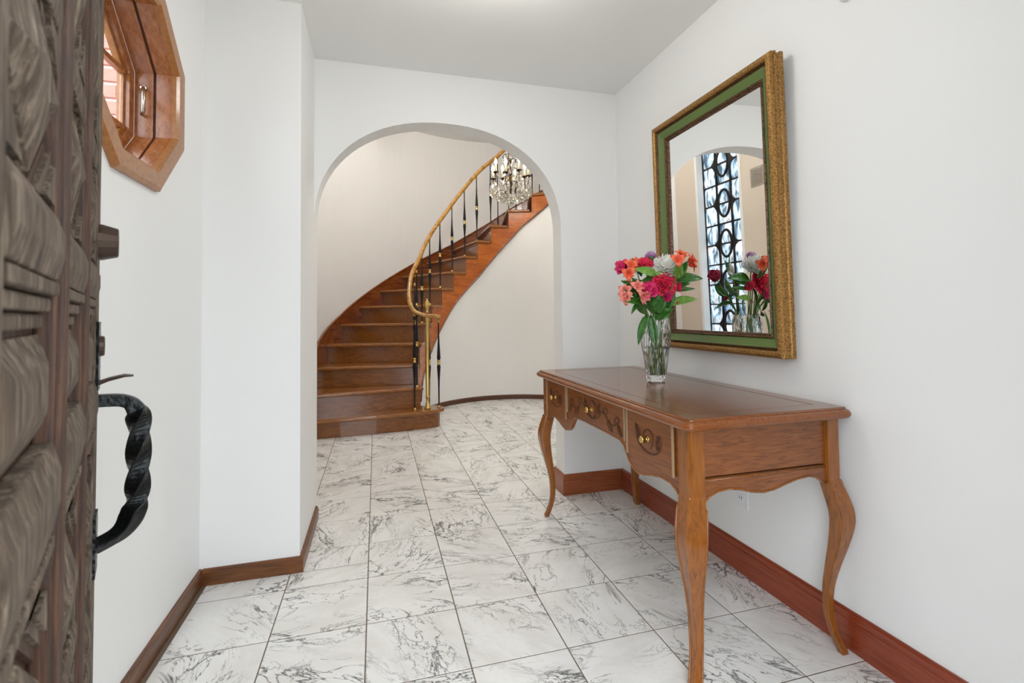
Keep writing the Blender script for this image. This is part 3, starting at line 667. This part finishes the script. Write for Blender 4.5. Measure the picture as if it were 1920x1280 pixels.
# ------------------------------------------------------------------ staircase
stc = empty('staircase', (CTR[0], CTR[1], 0)); tag(stc, 'curved varnished wooden staircase rising behind the arch', 'staircase')
cx0 = Vector((CTR[0], CTR[1], 0))
def L2(x, y): return (x-CTR[0], y-CTR[1])
NT = 16
za = lambda k: Z1+(k-1)*RISE
aa = lambda k: A0+DA*(k-2)
INC = {9:-.6, 10:-2.2, 11:-3.0, 12:-1.2, 13:4.2, 14:7.0, 15:7.0, 16:7.0, 17:7.0}
ai = lambda k: aa(k)+INC.get(k, 0)
def poln(r, a): return (-r*math.cos(math.radians(a)), r*math.sin(math.radians(a)))
STAIRP_l = wood('varnished_string', srgb(140,64,8), srgb(182,92,14), srgb(202,114,26), (40, 6, 30), 0.24, 0.15, 0.02, polar=(0,0))
SKIRTM = wood('varnished_skirt', srgb(84,38,12), srgb(124,62,22), srgb(146,80,32), (40, 8, 26), 0.25, 0.5, 0.02, polar=(0,0))
def roundnose(poly_top, n_front): pass
for k in range(2, NT+1):
    a, b, z = aa(k), aa(k+1)+.6, za(k)
    n = 5; inner = [poln(RIN-.022, ai(k)+(ai(k+1)+.6-ai(k))*i/n) for i in range(n+1)]; outer = [poln(ROUT-.004, b+(a-b)*i/n) for i in range(n+1)]
    MB().prism(inner+outer, XY, z-.034, z).build('tread', TREADW, stc, bevel=.011)
    # cove moulding under the nosing
    c = a+1.1; ci = ai(k)+1.1
    (x0, y0), (x1, y1) = poln(RIN-.004, ci), poln(ROUT-.004, c); (x2, y2), (x3, y3) = poln(RIN-.004, ci+1.2), poln(ROUT-.004, c+1.2)
    MB().prism([(x0,y0),(x1,y1),(x3,y3),(x2,y2)], XY, z-.050, z-.034).build('cove', STAIRW, stc)
    c = a+1.7; ci = ai(k)+1.7
    (x0, y0), (x1, y1) = poln(RIN+.004, ci), poln(ROUT-.004, c); (x2, y2), (x3, y3) = poln(RIN+.004, ci+1.0), poln(ROUT-.004, c+1.0)
    MB().prism([(x0,y0),(x1,y1),(x3,y3),(x2,y2)], XY, za(k-1)-.03, z-.034).build('riser', STAIRW, stc)
# bottom step with the rounded end
nose = [(XS+.01,4.425),(-.30,4.432),(0,4.455),(.25,4.488),(.42,4.515),(.52,4.545),(.58,4.58),(.617,4.63),(.625,4.69),(.60,4.75),(.55,4.79),(.48,4.805),(.42,4.81),(.30,4.82),(XS+.01,4.80)]
MB().prism([L2(*p) for p in nose], XY, Z1-.036, Z1).build('tread', TREADW, stc, bevel=.012)
rs = [(XS+.012,4.485),(-.30,4.490),(0,4.510),(.25,4.540),(.42,4.566),(.505,4.59),(.555,4.62),(.580,4.66),(.582,4.70),(.56,4.735),(.52,4.76),(.42,4.77),(XS+.012,4.77)]
MB().prism([L2(*p) for p in rs], XY, 0.001, Z1-.036).build('riser', STAIRW, stc)
# open string: sawtooth panel following each tread
mb = MB(); segs = []
for k in range(1, NT+1):
    a, b = (ai(k) if k > 1 else aa(2)), ai(k+1)
    if k == 1: continue
    n = 5; rings = []
    for i in range(n+1):
        q = a+1.8+(b-a)*i/n
        top = za(k)-.034; bot = min(max(lerp_tab(SB, q)-.0, .0), top-.05)
        if q < 14: bot = Z1-.036
        elif q < 17.3: bot = .0
        (x, y), (x2, y2) = poln(RIN+.004, q), poln(RIN+.03, q)
        rings.append([(x,y,bot),(x,y,top),(x2,y2,top),(x2,y2,bot)])
    mb.loft(rings)
mb.build('outer_string', STAIRP_l, stc)
# string lower edge moulding
path = []
for i in range(60):
    q = 17.5+(150-17.5)*i/59; x, y = poln(RIN+.004, q); path.append((x, y, lerp_tab(SB, q)+.004))
MB().tube(path, .010, 6).build('string_moulding', SKIRTM, stc, True)
# wall skirt
SK = [(-12,.45),(-4,.60),(7,.80),(24.8,1.06),(39,1.309),(50.9,1.527),(63.2,1.755),(78,2.012),(93.1,2.324),(103.3,2.56),(150,3.45)]
mb = MB(); rings = []; cap = []
for i in range(70):
    q = -11+(150+11)*i/69; z = lerp_tab(SK, q); z0 = max(z-.42, 0.18)
    (x, y), (x2, y2) = poln(ROUT-.012, q), poln(ROUT+.006, q)
    rings.append([(x,y,z0),(x2,y2,z0),(x2,y2,z),(x,y,z)]); cap.append((poln(ROUT-.010, q)[0], poln(ROUT-.010, q)[1], z))
mb.loft(rings).build('skirt_board', SKIRTM, stc)
MB().tube(cap, .011, 6).build('skirt_cap', SKIRTM, stc, True)

# ------------------------------------------------------------------ railing
rl = empty('stair_railing', (CTR[0], CTR[1], 0)); tag(rl, 'golden handrail on slim black balusters with a brass newel post', 'railing')
RT = [(15,1.515),(27,1.738),(41.5,2.011),(52.5,2.223),(66.8,2.537),(79.8,2.82),(94.9,3.06),(110,3.36),(122,3.47)]
RB = RIN+.035
rpath = [(.578,4.66,1.030),(.53,4.628,1.036),(.467,4.612,1.040),(.40,4.605,1.055),(.345,4.615,1.085),(.312,4.65,1.145),(.305,4.72,1.225),(.320,4.84,1.345),(.352,4.98,1.470)]
rpath = [(x-CTR[0], y-CTR[1], z) for x, y, z in rpath]+[(*poln(RB, a), lerp_tab(RT, a)) for a in range(22, 112, 6)]
rp = smooth_path(rpath, 5)
MB().tube(rp, .024, 10, sq=.85).build('handrail', RAILW, rl, True)
def rail_z(x, y):
    b = min(rp, key=lambda p: (p.x-x)**2+(p.y-y)**2); return b.z
def baluster(x, y, z0, z1, fancy=True):
    h = z1-z0; km = z0+h*(.50)
    prof = [(.0135,0),(.0135,.006),(.009,.010),(.0065,.016),(.007,h*.20),(.009,h*.30),(.0165,h*.43),(.018,h*.455),(.010,h*.475)] if fancy else [(.006,0),(.006,h)]
    if fancy: prof += [(.010,h*.525),(.018,h*.545),(.0165,h*.57),(.009,h*.72),(.006,h*.84),(.006,h)]
    o = MB().lathe(prof, 10, (x, y, z0)).build('baluster', BLACK, rl, True)
    if fancy:
        MB().lathe([(.010,-.024),(.016,-.020),(.016,-.013),(.011,-.008),(.014,0),(.011,.008),(.016,.013),(.016,.020),(.010,.024)], 10, (x, y, z0+h*.5)).build('knuckle', BRASS, o, True)
    MB().lathe([(.016,0),(.016,.005),(.011,.008),(.010,.016),(.006,.018)], 10, (x, y, z0)).build('foot_ring', BRASS, o, True)
    MB().lathe([(.006,-.034),(.011,-.030),(.011,-.020),(.008,-.018),(.012,-.002)], 10, (x, y, z1-.014)).build('collar', BRASSD, o, True)
for k in range(2, 14):
    x, y = poln(RB, ai(k)+2.0); baluster(x, y, za(k), rail_z(x, y)-.012)
for k in (11, 12, 13):
    x, y = poln(RB, ai(k)+7.0); baluster(x, y, za(k), rail_z(x, y)-.012, False)
for px, py in ((.345, 4.625), (.482, 4.660), (.575, 4.675)):
    x, y = px-CTR[0], py-CTR[1]; baluster(x, y, Z1, rail_z(x, y)-.012)
nx, ny = .463-CTR[0], 4.628-CTR[1]
nw = MB().lathe([(.030,0),(.030,.012),(.020,.018),(.020,.05),(.014,.056),(.014,.10),(.019,.105),(.019,.12),(.016,.125),(.0185,.45),(.0175,.83),(.020,.84),(.020,.85),(.016,.86),(.016,.875)], 14, (nx, ny, Z1)).build('newel_post', BRASS, rl, True)
MB().lathe([(.014,.895),(.018,.90),(.010,.912),(.014,.925),(.022,.965),(.024,.985),(.018,.992),(.022,.998),(.020,1.004),(.006,1.010),(.009,1.02),(.006,1.028),(.001,1.030)], 14, (nx, ny, Z1)).build('finial', BRASS, nw, True)

# ------------------------------------------------------------------ chandelier
CHX, CHY, CHZ = 1.292, 4.62, 2.34
cd = empty('chandelier', (CHX, CHY, CHZ)); tag(cd, 'small crystal chandelier with lit candle bulbs hanging beyond the arch', 'chandelier')
MB().lathe([(.004,-.10),(.012,-.085),(.020,-.06),(.008,-.04),(.014,-.02),(.022,.0),(.010,.03),(.007,.08),(.016,.10),(.010,.13),(.006,.2),(.014,.23),(.008,.26),(.004,.34)], 12).build('stem', BRONZE, cd, True)
MB().tube([(0,0,.33),(0,0,ZS-CHZ)], .004, 6).build('chain', BRONZE, cd)
MB().lathe([(.05,ZS-CHZ-.03),(.06,ZS-CHZ-.01),(.06,ZS-CHZ)], 16).build('canopy', BRONZE, cd, True)
dm = MB().lathe([(.0008,.024),(.004,.016),(.010,.0),(.012,-.008),(.008,-.018),(.001,-.022)], 6).mesh('pendant'); dm.materials.append(PEND)
bmh = MB().lathe([(.001,.008),(.006,.005),(.008,0),(.006,-.005),(.001,-.008)], 6).mesh('bead'); bmh.materials.append(PEND)
def pend(x, y, z, s=1.0): place(dm, 'pendant', cd, Matrix.Translation((x,y,z)) @ Matrix.Rotation(random.uniform(0,3),4,'Z') @ Matrix.Scale(s,4))
def bead(x, y, z, s=1.0): place(bmh, 'bead', cd, Matrix.Translation((x,y,z)) @ Matrix.Scale(s,4))
for k in range(8):
    t = 2*PI*k/8+.25; c, s = math.cos(t), math.sin(t); R = .182 if k % 2 else .165; zt = .085 if k % 2 == 0 else .055
    arm = MB().tube(smooth_path([(.012*c,.012*s,-.05),(.06*c,.06*s,-.085),(.12*c,.12*s,-.07),(R*c*.98,R*s*.98,-.01),(R*c,R*s,zt)], 4), .0045, 6).build('arm', BRONZE, cd, True)
    MB().lathe([(.003,-.012),(.016,0),(.028,.008),(.030,.012),(.010,.012)], 10, (R*c, R*s, zt)).build('drip_cup', BRONZE, arm, True)
    MB().lathe([(.0095,0),(.0095,.075),(.004,.076)], 10, (R*c, R*s, zt+.010)).build('candle_sleeve', CANDLE, arm, True)
    MB().lathe([(.005,0),(.0125,.012),(.0145,.024),(.010,.042),(.002,.060)], 10, (R*c, R*s, zt+.086)).build('bulb', BULB, arm, True)
    for q in range(4): pend(R*c+.024*math.cos(q*PI/2+t), R*s+.024*math.sin(q*PI/2+t), zt-.018, .9)
    bead(R*c*.6, R*s*.6, -.05); bead(R*c*.8, R*s*.8, -.03)
for ring, (R, z, n, sc_) in enumerate(((.20,-.055,26,1.5),(.195,-.085,24,1.6),(.165,-.105,22,1.7),(.13,-.13,17,1.7),(.09,-.150,12,1.7),(.045,-.165,7,1.7),(.012,-.19,3,1.7),(.085,.10,8,1.35),(.10,.02,8,1.4),(.06,.19,6,1.35),(.075,.25,7,1.3),(.04,.31,5,1.2))):
    for k in range(n):
        t = 2*PI*(k+.5*(ring % 2))/n; pend(R*math.cos(t), R*math.sin(t), z+random.uniform(-.008,.008), sc_)
for R, z in ((.188,-.048),(.12,-.11)):
    MB().tube([(R*math.cos(2*PI*k/24), R*math.sin(2*PI*k/24), z) for k in range(25)], .003, 5).build('ring', BRONZE, cd)
MB().tube([(.075*math.cos(2*PI*k/24), .075*math.sin(2*PI*k/24), .275) for k in range(25)], .003, 5).build('ring', BRONZE, cd)
for k in range(6):
    t = 2*PI*k/6; c, s = math.cos(t), math.sin(t)
    MB().tube([(.075*c,.075*s,.275),(.02*c,.02*s,.33)], .0022, 5).build('crown_rod', BRONZE, cd)
    MB().tube(smooth_path([(.01*c,.01*s,.02),(.05*c,.05*s,.06),(.06*c,.06*s,.14),(.075*c,.075*s,.275)], 3), .0025, 5).build('cage_rod', BRONZE, cd)

# ------------------------------------------------------------------ ceiling lamps: unseen globes added to brighten hall and stairs
def added_ceiling_lamp(x, y, z, label, power, col, size, drop):
    o = empty('added_ceiling_lamp', (x, y, z)); tag(o, label, 'lamp')
    MB().lathe([(.06,-.02),(.065,0),(.001,0)], 20).build('ceiling_rose', WHITEP, o, True)
    MB().tube([(0,0,-.01),(0,0,-drop+size)], .006, 8).build('rod', BRASSD, o)
    MB().lathe([(.03,-drop+size-.006),(.034,-drop+size+.012),(.012,-drop+size+.02)], 16).build('gallery', BRASSD, o, True)
    gm = plain('lit_globe_glass', (1,1,1,1), 0.4, emit=(*col, 1), est=power/(4*PI*PI*size*size))
    MB().lathe([(size*math.sin(PI*k/12)+.0005, -drop-size*math.cos(PI*k/12)) for k in range(13)], 20).build('globe', gm, o, True)
added_ceiling_lamp(.42, 1.56, ZC, 'unseen short white globe lamp added on the hall ceiling to brighten the hall', P_HALL, (1.0, .98, .94), .085, .15)
added_ceiling_lamp(1.05, 3.55, ZS, 'unseen white globe pendant added to light the stair hall near the arch', P_STAIR, (1.0, .985, .955), .12, .35)
added_ceiling_lamp(.60, 4.90, ZS, 'unseen white globe pendant added to light the lower stair treads', P_STAIR*.6, (1.0, .985, .955), .12, .25)

# ------------------------------------------------------------------ vase and bouquet
VB = Vector((1.152, 1.846, .7504))
vs = empty('crystal_vase', VB); tag(vs, 'tall cut crystal vase half filled with water on the console table', 'vase')
VP = [(.034,0),(.040,.003),(.0415,.012),(.043,.022),(.048,.07),(.056,.125),(.0625,.165),(.0655,.195),(.0645,.225),(.060,.255),(.0555,.275)]
def vring(r, z, amp, n=36, ph=0): return [((r*(1-amp*(1-abs(math.cos(3*(2*PI*i/n)+ph)))))*math.cos(2*PI*i/n), (r*(1-amp*(1-abs(math.cos(3*(2*PI*i/n)+ph)))))*math.sin(2*PI*i/n), z) for i in range(n)]
rings = [vring(r, z, .10 if .02 < z < .26 else .05, ph=z*16) for r, z in VP]
rings += [vring(r-.005, z, 0) for r, z in [(.0555,.2735),(.060,.255),(.0645,.225),(.0655,.195),(.0625,.165),(.056,.125),(.048,.07),(.043,.034)]]+[vring(.010,.030,0)]
MB().loft(rings).build('glass_body', CRYSTAL, vs)
MB().loft([vring(.030,.0335,0)]+[vring(r-.0054, z, 0) for r, z in [(.0435,.036),(.048,.07),(.056,.125),(.0605,.150)]]+[vring(.001,.150,0)]).build('water', WATER, vs, True)

def patch(fn, nu=5, nv=7):
    m = MB(); m.v = [fn(i/(nu-1)*2-1, j/(nv-1)) for j in range(nv) for i in range(nu)]
    m.f = [(j*nu+i, j*nu+i+1, (j+1)*nu+i+1, (j+1)*nu+i) for j in range(nv-1) for i in range(nu-1)]; return m
def solidify(o, t=.0006):
    s = o.modifiers.new('thick', 'SOLIDIFY'); s.thickness = t; return o
def petal_mesh(name, mat, ln, wd, curl, cup, tip=1.0):
    def f(u, v):
        w_ = wd*(math.sin(PI*min(v*.86+.06,1))**.6)*(1 if v < .7 else 1-(v-.7)*.9*tip)
        a = curl*v*v; return (u*w_, ln*v*math.sin(.5+a)*1.0+cup*u*u*w_*-.6, ln*v*math.cos(.5+a)+.25*abs(u)*w_*0)
    m = patch(f).mesh(name, True); m.materials.append(mat); return m
def frame_to(d):
    d = Vector(d).normalized(); return d.to_track_quat('Z', 'Y').to_matrix().to_4x4()
def leaf_mesh(mat, ln, wd, bend):
    def f(u, v):
        w_ = wd*math.sin(PI*min(max(v,.02),.99))**.75*(1.1-.4*v); ang = bend*v
        x = u*w_; s = ln*(math.sin(ang)/bend if abs(bend) > 1e-3 else v); z = ln*((1-math.cos(ang))/bend if abs(bend) > 1e-3 else 0)
        return (x, s, -z+abs(u)*w_*.35)
    m = patch(f, 5, 9).mesh('leaf', True); m.materials.append(mat); return m
def add_leaf(parent, base, tip, mat, wd=.014, bend=.7, roll=0):
    b, t = Vector(base), Vector(tip); d = t-b; ln = d.length; y = d.normalized()
    n = Vector((0,0,1))*.55+Vector((-.55,-.8,0)) if b.y < .02 else Vector((0,0,1))*.55+Vector((.5,.8,0))
    z = (n-y*n.dot(y)).normalized(); x = y.cross(z)
    M_ = Matrix((x, y, z)).transposed().to_4x4() @ Matrix.Rotation(roll*.6, 4, 'Y') @ Matrix.Rotation(bend*.5, 4, 'X'); M_.translation = b
    o = place(leaf_mesh(mat, ln*(1+bend*bend/24), wd*1.25, bend), 'leaf', parent, M_); return solidify(o, .0005)
def flower(name, label, cat, bloom, foot, group=None, stem_r=.0026, stemmat=None):
    b = Vector(bloom); o = empty(name, VB); tag(o, label, cat, group)
    fx, fy = foot; n = Vector((b.x, b.y, 0)); r = min(n.length*.45, .040); n = n.normalized()*r if n.length > 0 else n
    path = smooth_path([b, b*.55+Vector((n.x,n.y,.30))*.45, Vector((n.x, n.y, .272)), Vector(((n.x+fx)/2, (n.y+fy)/2, .15)), Vector((fx, fy, .036))], 4)
    MB().tube(path, stem_r, 6).build('stem', stemmat or STEM, o, True); return o, path
def foot(): a = random.uniform(0, 2*PI); return (.022*math.cos(a), .022*math.sin(a))
def bloom_dir(b): return Vector((b[0]*1.4, b[1]*1.4, .16)).normalized()
view = Vector((-.30, -.92, .12))
def rose(label, b, mat, s=1.0, d=None):
    o, p = flower('rose', label, 'flower', b, foot())
    M0 = Matrix.Translation(Vector(b)) @ frame_to(d or (bloom_dir(b)+view*.5)) @ Matrix.Scale(s, 4)
    for ring, (n, ln, wd, curl, tilt, zoff) in enumerate(((3,.034,.013,-.55,-.35,.0),(4,.035,.017,-.35,-.16,-.002),(5,.034,.020,.0,.05,-.005),(6,.032,.022,.5,.25,-.010))):
        me_ = petal_mesh('petal', mat, ln, wd, curl, .9, .5)
        for k in range(n):
            q = place(me_, 'petal', o, M0 @ Matrix.Translation((0,0,zoff-.012)) @ Matrix.Rotation(2*PI*k/n+ring*.6, 4, 'Z') @ Matrix.Translation((0,.002+ring*.0012,0)) @ Matrix.Rotation(-tilt-(-.35), 4, 'X')); solidify(q, .0007)
    MB().lathe([(.001,-.022),(.007,-.018),(.009,-.010),(.004,-.004)], 8).build('sepal', STEM, o, True).matrix_local = M0
    return o
def carnation(label, b, mat, s=1.0, d=None, n_l=4):
    o, p = flower('carnation', label, 'flower', b, foot(), stem_r=.002)
    M0 = Matrix.Translation(Vector(b)) @ frame_to(d or (bloom_dir(b)+view*.6)) @ Matrix.Scale(s, 4)
    for ring in range(n_l):
        n = (5, 7, 9, 11)[ring]; ln = (.026, .030, .033, .034)[ring]; til = (-.5, -.15, .25, .75)[ring]
        ph = random.random()*6
        def f(u, v, ln=ln, ph=ph):
            w_ = .016*(v**.8+.05); ru = .0035*math.sin(u*9+ph)*v*v+.002*math.sin(u*17+ph)*v
            return (u*w_, ru+ln*v*.45, ln*v*.9-.004*u*u*v+.0015*math.sin(u*14+ph)*v)
        me_ = patch(f, 11, 6).mesh('petal', True); me_.materials.append(mat)
        for k in range(n):
            q = place(me_, 'petal', o, M0 @ Matrix.Translation((0,0,-.014)) @ Matrix.Rotation(2*PI*k/n+ring*.35, 4, 'Z') @ Matrix.Rotation(-til, 4, 'X')); solidify(q, .0005)
    MB().lathe([(.002,-.040),(.006,-.036),(.008,-.016),(.005,-.008)], 8).build('calyx', STEM, o, True).matrix_local = M0
    return o
def alstro(label, b, mat, heads, s=1.0):
    o, p = flower('alstroemeria', label, 'flower', b, foot(), stem_r=.0022)
    me_ = petal_mesh('petal', mat, .044, .0165, .75, .35, .7); me2 = petal_mesh('petal', mat, .042, .012, .45, .3, .8)
    for h, dr in heads:
        hb = Vector(h); M0 = Matrix.Translation(hb) @ frame_to(dr) @ Matrix.Scale(s, 4)
        MB().tube([Vector(b)-Vector((0,0,.035)), hb*.5+Vector(b)*.5-Vector((0,0,.016)), hb-Vector(dr).normalized()*.014], .0014, 5).build('flower_stalk', STEM, o, True)
        for k in range(6):
            q = place(me_ if k % 2 else me2, 'petal', o, M0 @ Matrix.Translation((0,0,-.014)) @ Matrix.Rotation(2*PI*k/6, 4, 'Z') @ Matrix.Rotation(.24, 4, 'X')); solidify(q, .0005)
    return o
def mum(label, b, mat, s=1.0, d=None):
    o, p = flower('chrysanthemum', label, 'flower', b, foot())
    M0 = Matrix.Translation(Vector(b)) @ frame_to(d or (Vector((0,0,1))+view*.7)) @ Matrix.Scale(s, 4)
    m = MB()
    for ring in range(8):
        n = 8+ring*3; th = .15+ring*.215
        for k in range(n):
            ln = .030+.006*random.random(); a = 2*PI*(k+random.random()*.5)/n; t = th+random.uniform(-.06,.06)
            R = Matrix.Rotation(a, 4, 'Z') @ Matrix.Rotation(-t, 4, 'X')
            pr_ = [(-.0022,.0,.006),(.0022,.0,.006),(.0034,.001,ln*.6),(.0026,-.001,ln*.88),(0,-.004,ln),(-.0026,-.001,ln*.88),(-.0034,.001,ln*.6)]
            m.add([R @ Vector(q) for q in pr_], [(0,1,2,6),(6,2,3,5),(5,3,4)])
    q = m.build('bloom', mat, o); q.matrix_local = M0; solidify(q, .0004); q['kind'] = 'stuff'
    MB().lathe([(.001,-.012),(.010,-.008),(.014,.002),(.004,.006)], 10).build('calyx', STEM, o, True).matrix_local = M0
    return o
f1 = rose('bright magenta rose reaching out farthest left in the vase', (-.156,-.003,.492), PINK, 1.25, (-.75,-.35,.35))
f2 = alstro('orange alstroemeria just right of the leftmost magenta rose', (-.140,-.030,.470), ORANGE, [((-.132,-.040,.492),(-.2,-.8,.5)), ((-.150,-.052,.458),(-.5,-.8,-.1)), ((-.112,-.02,.490),(.2,-.6,.8))], .9)
f3 = carnation('coral pink carnation at the top between orange blooms and white chrysanthemum', (-.058,-.028,.500), CORAL, 1.3, (-.1,-.7,.7))
f4 = alstro('small orange alstroemeria behind the upper left coral carnation', (-.09,-.004,.495), ORANGE, [((-.088,-.004,.508),(-.3,-.5,.9))], .9)
f5 = mum('large white chrysanthemum at the top centre of the bouquet', (.010,-.073,.478), WHITEM, 1.85, (-.05,-.55,.8))
f6 = alstro('orange red alstroemeria with open blooms at top right of the bouquet', (.0,-.190,.465), ORANGE, [((.004,-.191,.520),(.0,-.5,.9)), ((.044,-.196,.500),(.5,-.8,.4)), ((-.022,-.205,.498),(-.4,-.9,.4)), ((.058,-.18,.486),(.9,-.4,.0))], .88)
f7 = rose('magenta rose in the middle front of the bouquet', (-.082,-.090,.392), PINK, 1.42, (-.25,-.85,.45))
f8 = carnation('large coral pink carnation at the centre front of the bouquet', (-.010,-.098,.415), CORAL, 1.62, (-.12,-1,.25))
f9 = carnation('small coral carnation tucked right of the large central carnation', (.058,-.090,.400), CORAL, .8, (.6,-.6,.0), 3)
f10 = carnation('small pink carnation hanging below the large central carnation', (-.011,-.110,.360), PINK, .8, (-.1,-1,-.1), 3)
f11 = carnation('tiny red carnation bud lowest on the right of the bouquet', (.051,-.088,.334), CORAL, .40, (.6,-.6,.1), 2)
f12 = alstro('salmon pink alstroemeria low on the left of the bouquet', (-.130,-.055,.380), SALMON, [((-.154,-.032,.386),(-.8,-.7,.4)), ((-.122,-.072,.400),(-.2,-1,.5)), ((-.108,-.092,.364),(.1,-1,-.4)), ((-.160,-.045,.362),(-.8,-.7,-.2))], .95)
f13 = mum('lilac pink daisy peeping out behind the white chrysanthemum', (-.025,-.020,.530), LILAC, .85, (0,.3,1))
f14 = rose('dark red rose behind the bouquet, seen in the mirror', (.105,.075,.462), DKRED, 1.35, (.7,.6,.4))
def stock(label, b):
    o, p = flower('stock_flower', label, 'flower', b, foot()); m = petal_mesh('petal', WHITEM, .016, .007, .8, .3, .5)
    for k in range(34):
        q = p[0].lerp(p[3], k/34*.9); a = k*2.4
        M0 = Matrix.Translation(q) @ frame_to((math.cos(a), math.sin(a), .5))
        pt = place(m, 'petal', o, M0 @ Matrix.Rotation(k*1.3, 4, 'Z')); solidify(pt, .0004)
    return o
f15 = stock('white stock flower spike behind the bouquet, seen in the mirror', (.035,.045,.500))
f16 = carnation('small red carnation low behind the bouquet, seen in the mirror', (.045,.07,.355), PINK, .75, (.6,.7,.2), 3)
# leaves (children of the stems they grow on)
add_leaf(f9, (.035,-.07,.428), (.172,-.096,.436), LEAF, .020, .75, .2)
add_leaf(f9, (.020,-.070,.325), (.138,-.102,.350), LEAFL, .019, .6, -.2)
add_leaf(f2, (-.030,-.075,.450), (-.140,-.072,.474), LEAFL, .018, .5, -.2)
add_leaf(f3, (-.050,-.080,.462), (-.005,-.105,.440), LEAFL, .011, .3, 0)
add_leaf(f12, (-.075,-.045,.325), (-.172,-.050,.342), LEAF, .021, 1.0, .2)
add_leaf(f12, (-.085,-.050,.345), (-.143,-.053,.290), LEAF, .011, .9, .4)
add_leaf(f12, (-.070,-.054,.290), (-.124,-.070,.165), LEAF, .015, .35, .3)
add_leaf(f7, (-.052,-.050,.285), (-.046,-.075,.160), LEAF, .016, .2, .1)
add_leaf(f9, (.045,-.075,.385), (.146,-.078,.394), LEAF, .009, .4, .3)
add_leaf(f9, (.035,-.08,.400), (.118,-.085,.416), LEAF, .012, .6, .3)
add_leaf(f8, (-.03,-.06,.29), (-.02,-.10,.38), LEAF, .026, .4, 0)
add_leaf(f8, (.0,-.055,.285), (.045,-.085,.41), LEAF, .020, .5, .2)
add_leaf(f10, (-.03,-.05,.270), (.03,-.090,.31), LEAF, .024, .9, .1)
add_leaf(f5, (.0,-.04,.42), (-.10,-.06,.425), LEAF, .022, .6, -.2)
add_leaf(f5, (-.02,-.03,.40), (-.155,-.03,.42), LEAF, .016, .6, .0)
add_leaf(f5, (-.04,-.05,.36), (-.13,-.04,.44), LEAF, .018, .5, .0)
add_leaf(f6, (.03,-.12,.43), (.015,-.17,.505), LEAFL, .018, .2, .2)
add_leaf(f6, (.04,-.11,.43), (.045,-.17,.50), LEAF, .016, .2, .4)
add_leaf(f4, (-.06,-.0,.45), (-.105,.0,.530), LEAF, .010, .2, .2)
add_leaf(f1, (-.08,-.02,.38), (-.170,-.020,.43), LEAF, .016, .5, .0)
add_leaf(f1, (-.06,-.02,.34), (-.165,-.03,.395), LEAF, .014, .5, .0)
add_leaf(f14, (.04,.04,.33), (.13,.05,.30), LEAF, .014, .9, .0)
add_leaf(f14, (.05,.05,.36), (.10,.08,.42), LEAF, .018, .4, .3)
add_leaf(f15, (.0,.05,.36), (.03,.09,.45), LEAF, .022, .4, .3)
add_leaf(f15, (-.01,.05,.34), (-.05,.08,.43), LEAF, .022, .4, -.3)
add_leaf(f15, (.03,.04,.43), (.02,.06,.56), LEAF, .016, .3, -.2)
add_leaf(f13, (.0,.03,.42), (.05,.06,.53), LEAF, .018, .3, .2)
add_leaf(f16, (.02,.04,.29), (.02,.075,.39), LEAF, .022, .3, .1)
add_leaf(f16, (-.02,.04,.29), (-.06,.065,.36), LEAF, .020, .3, .1)
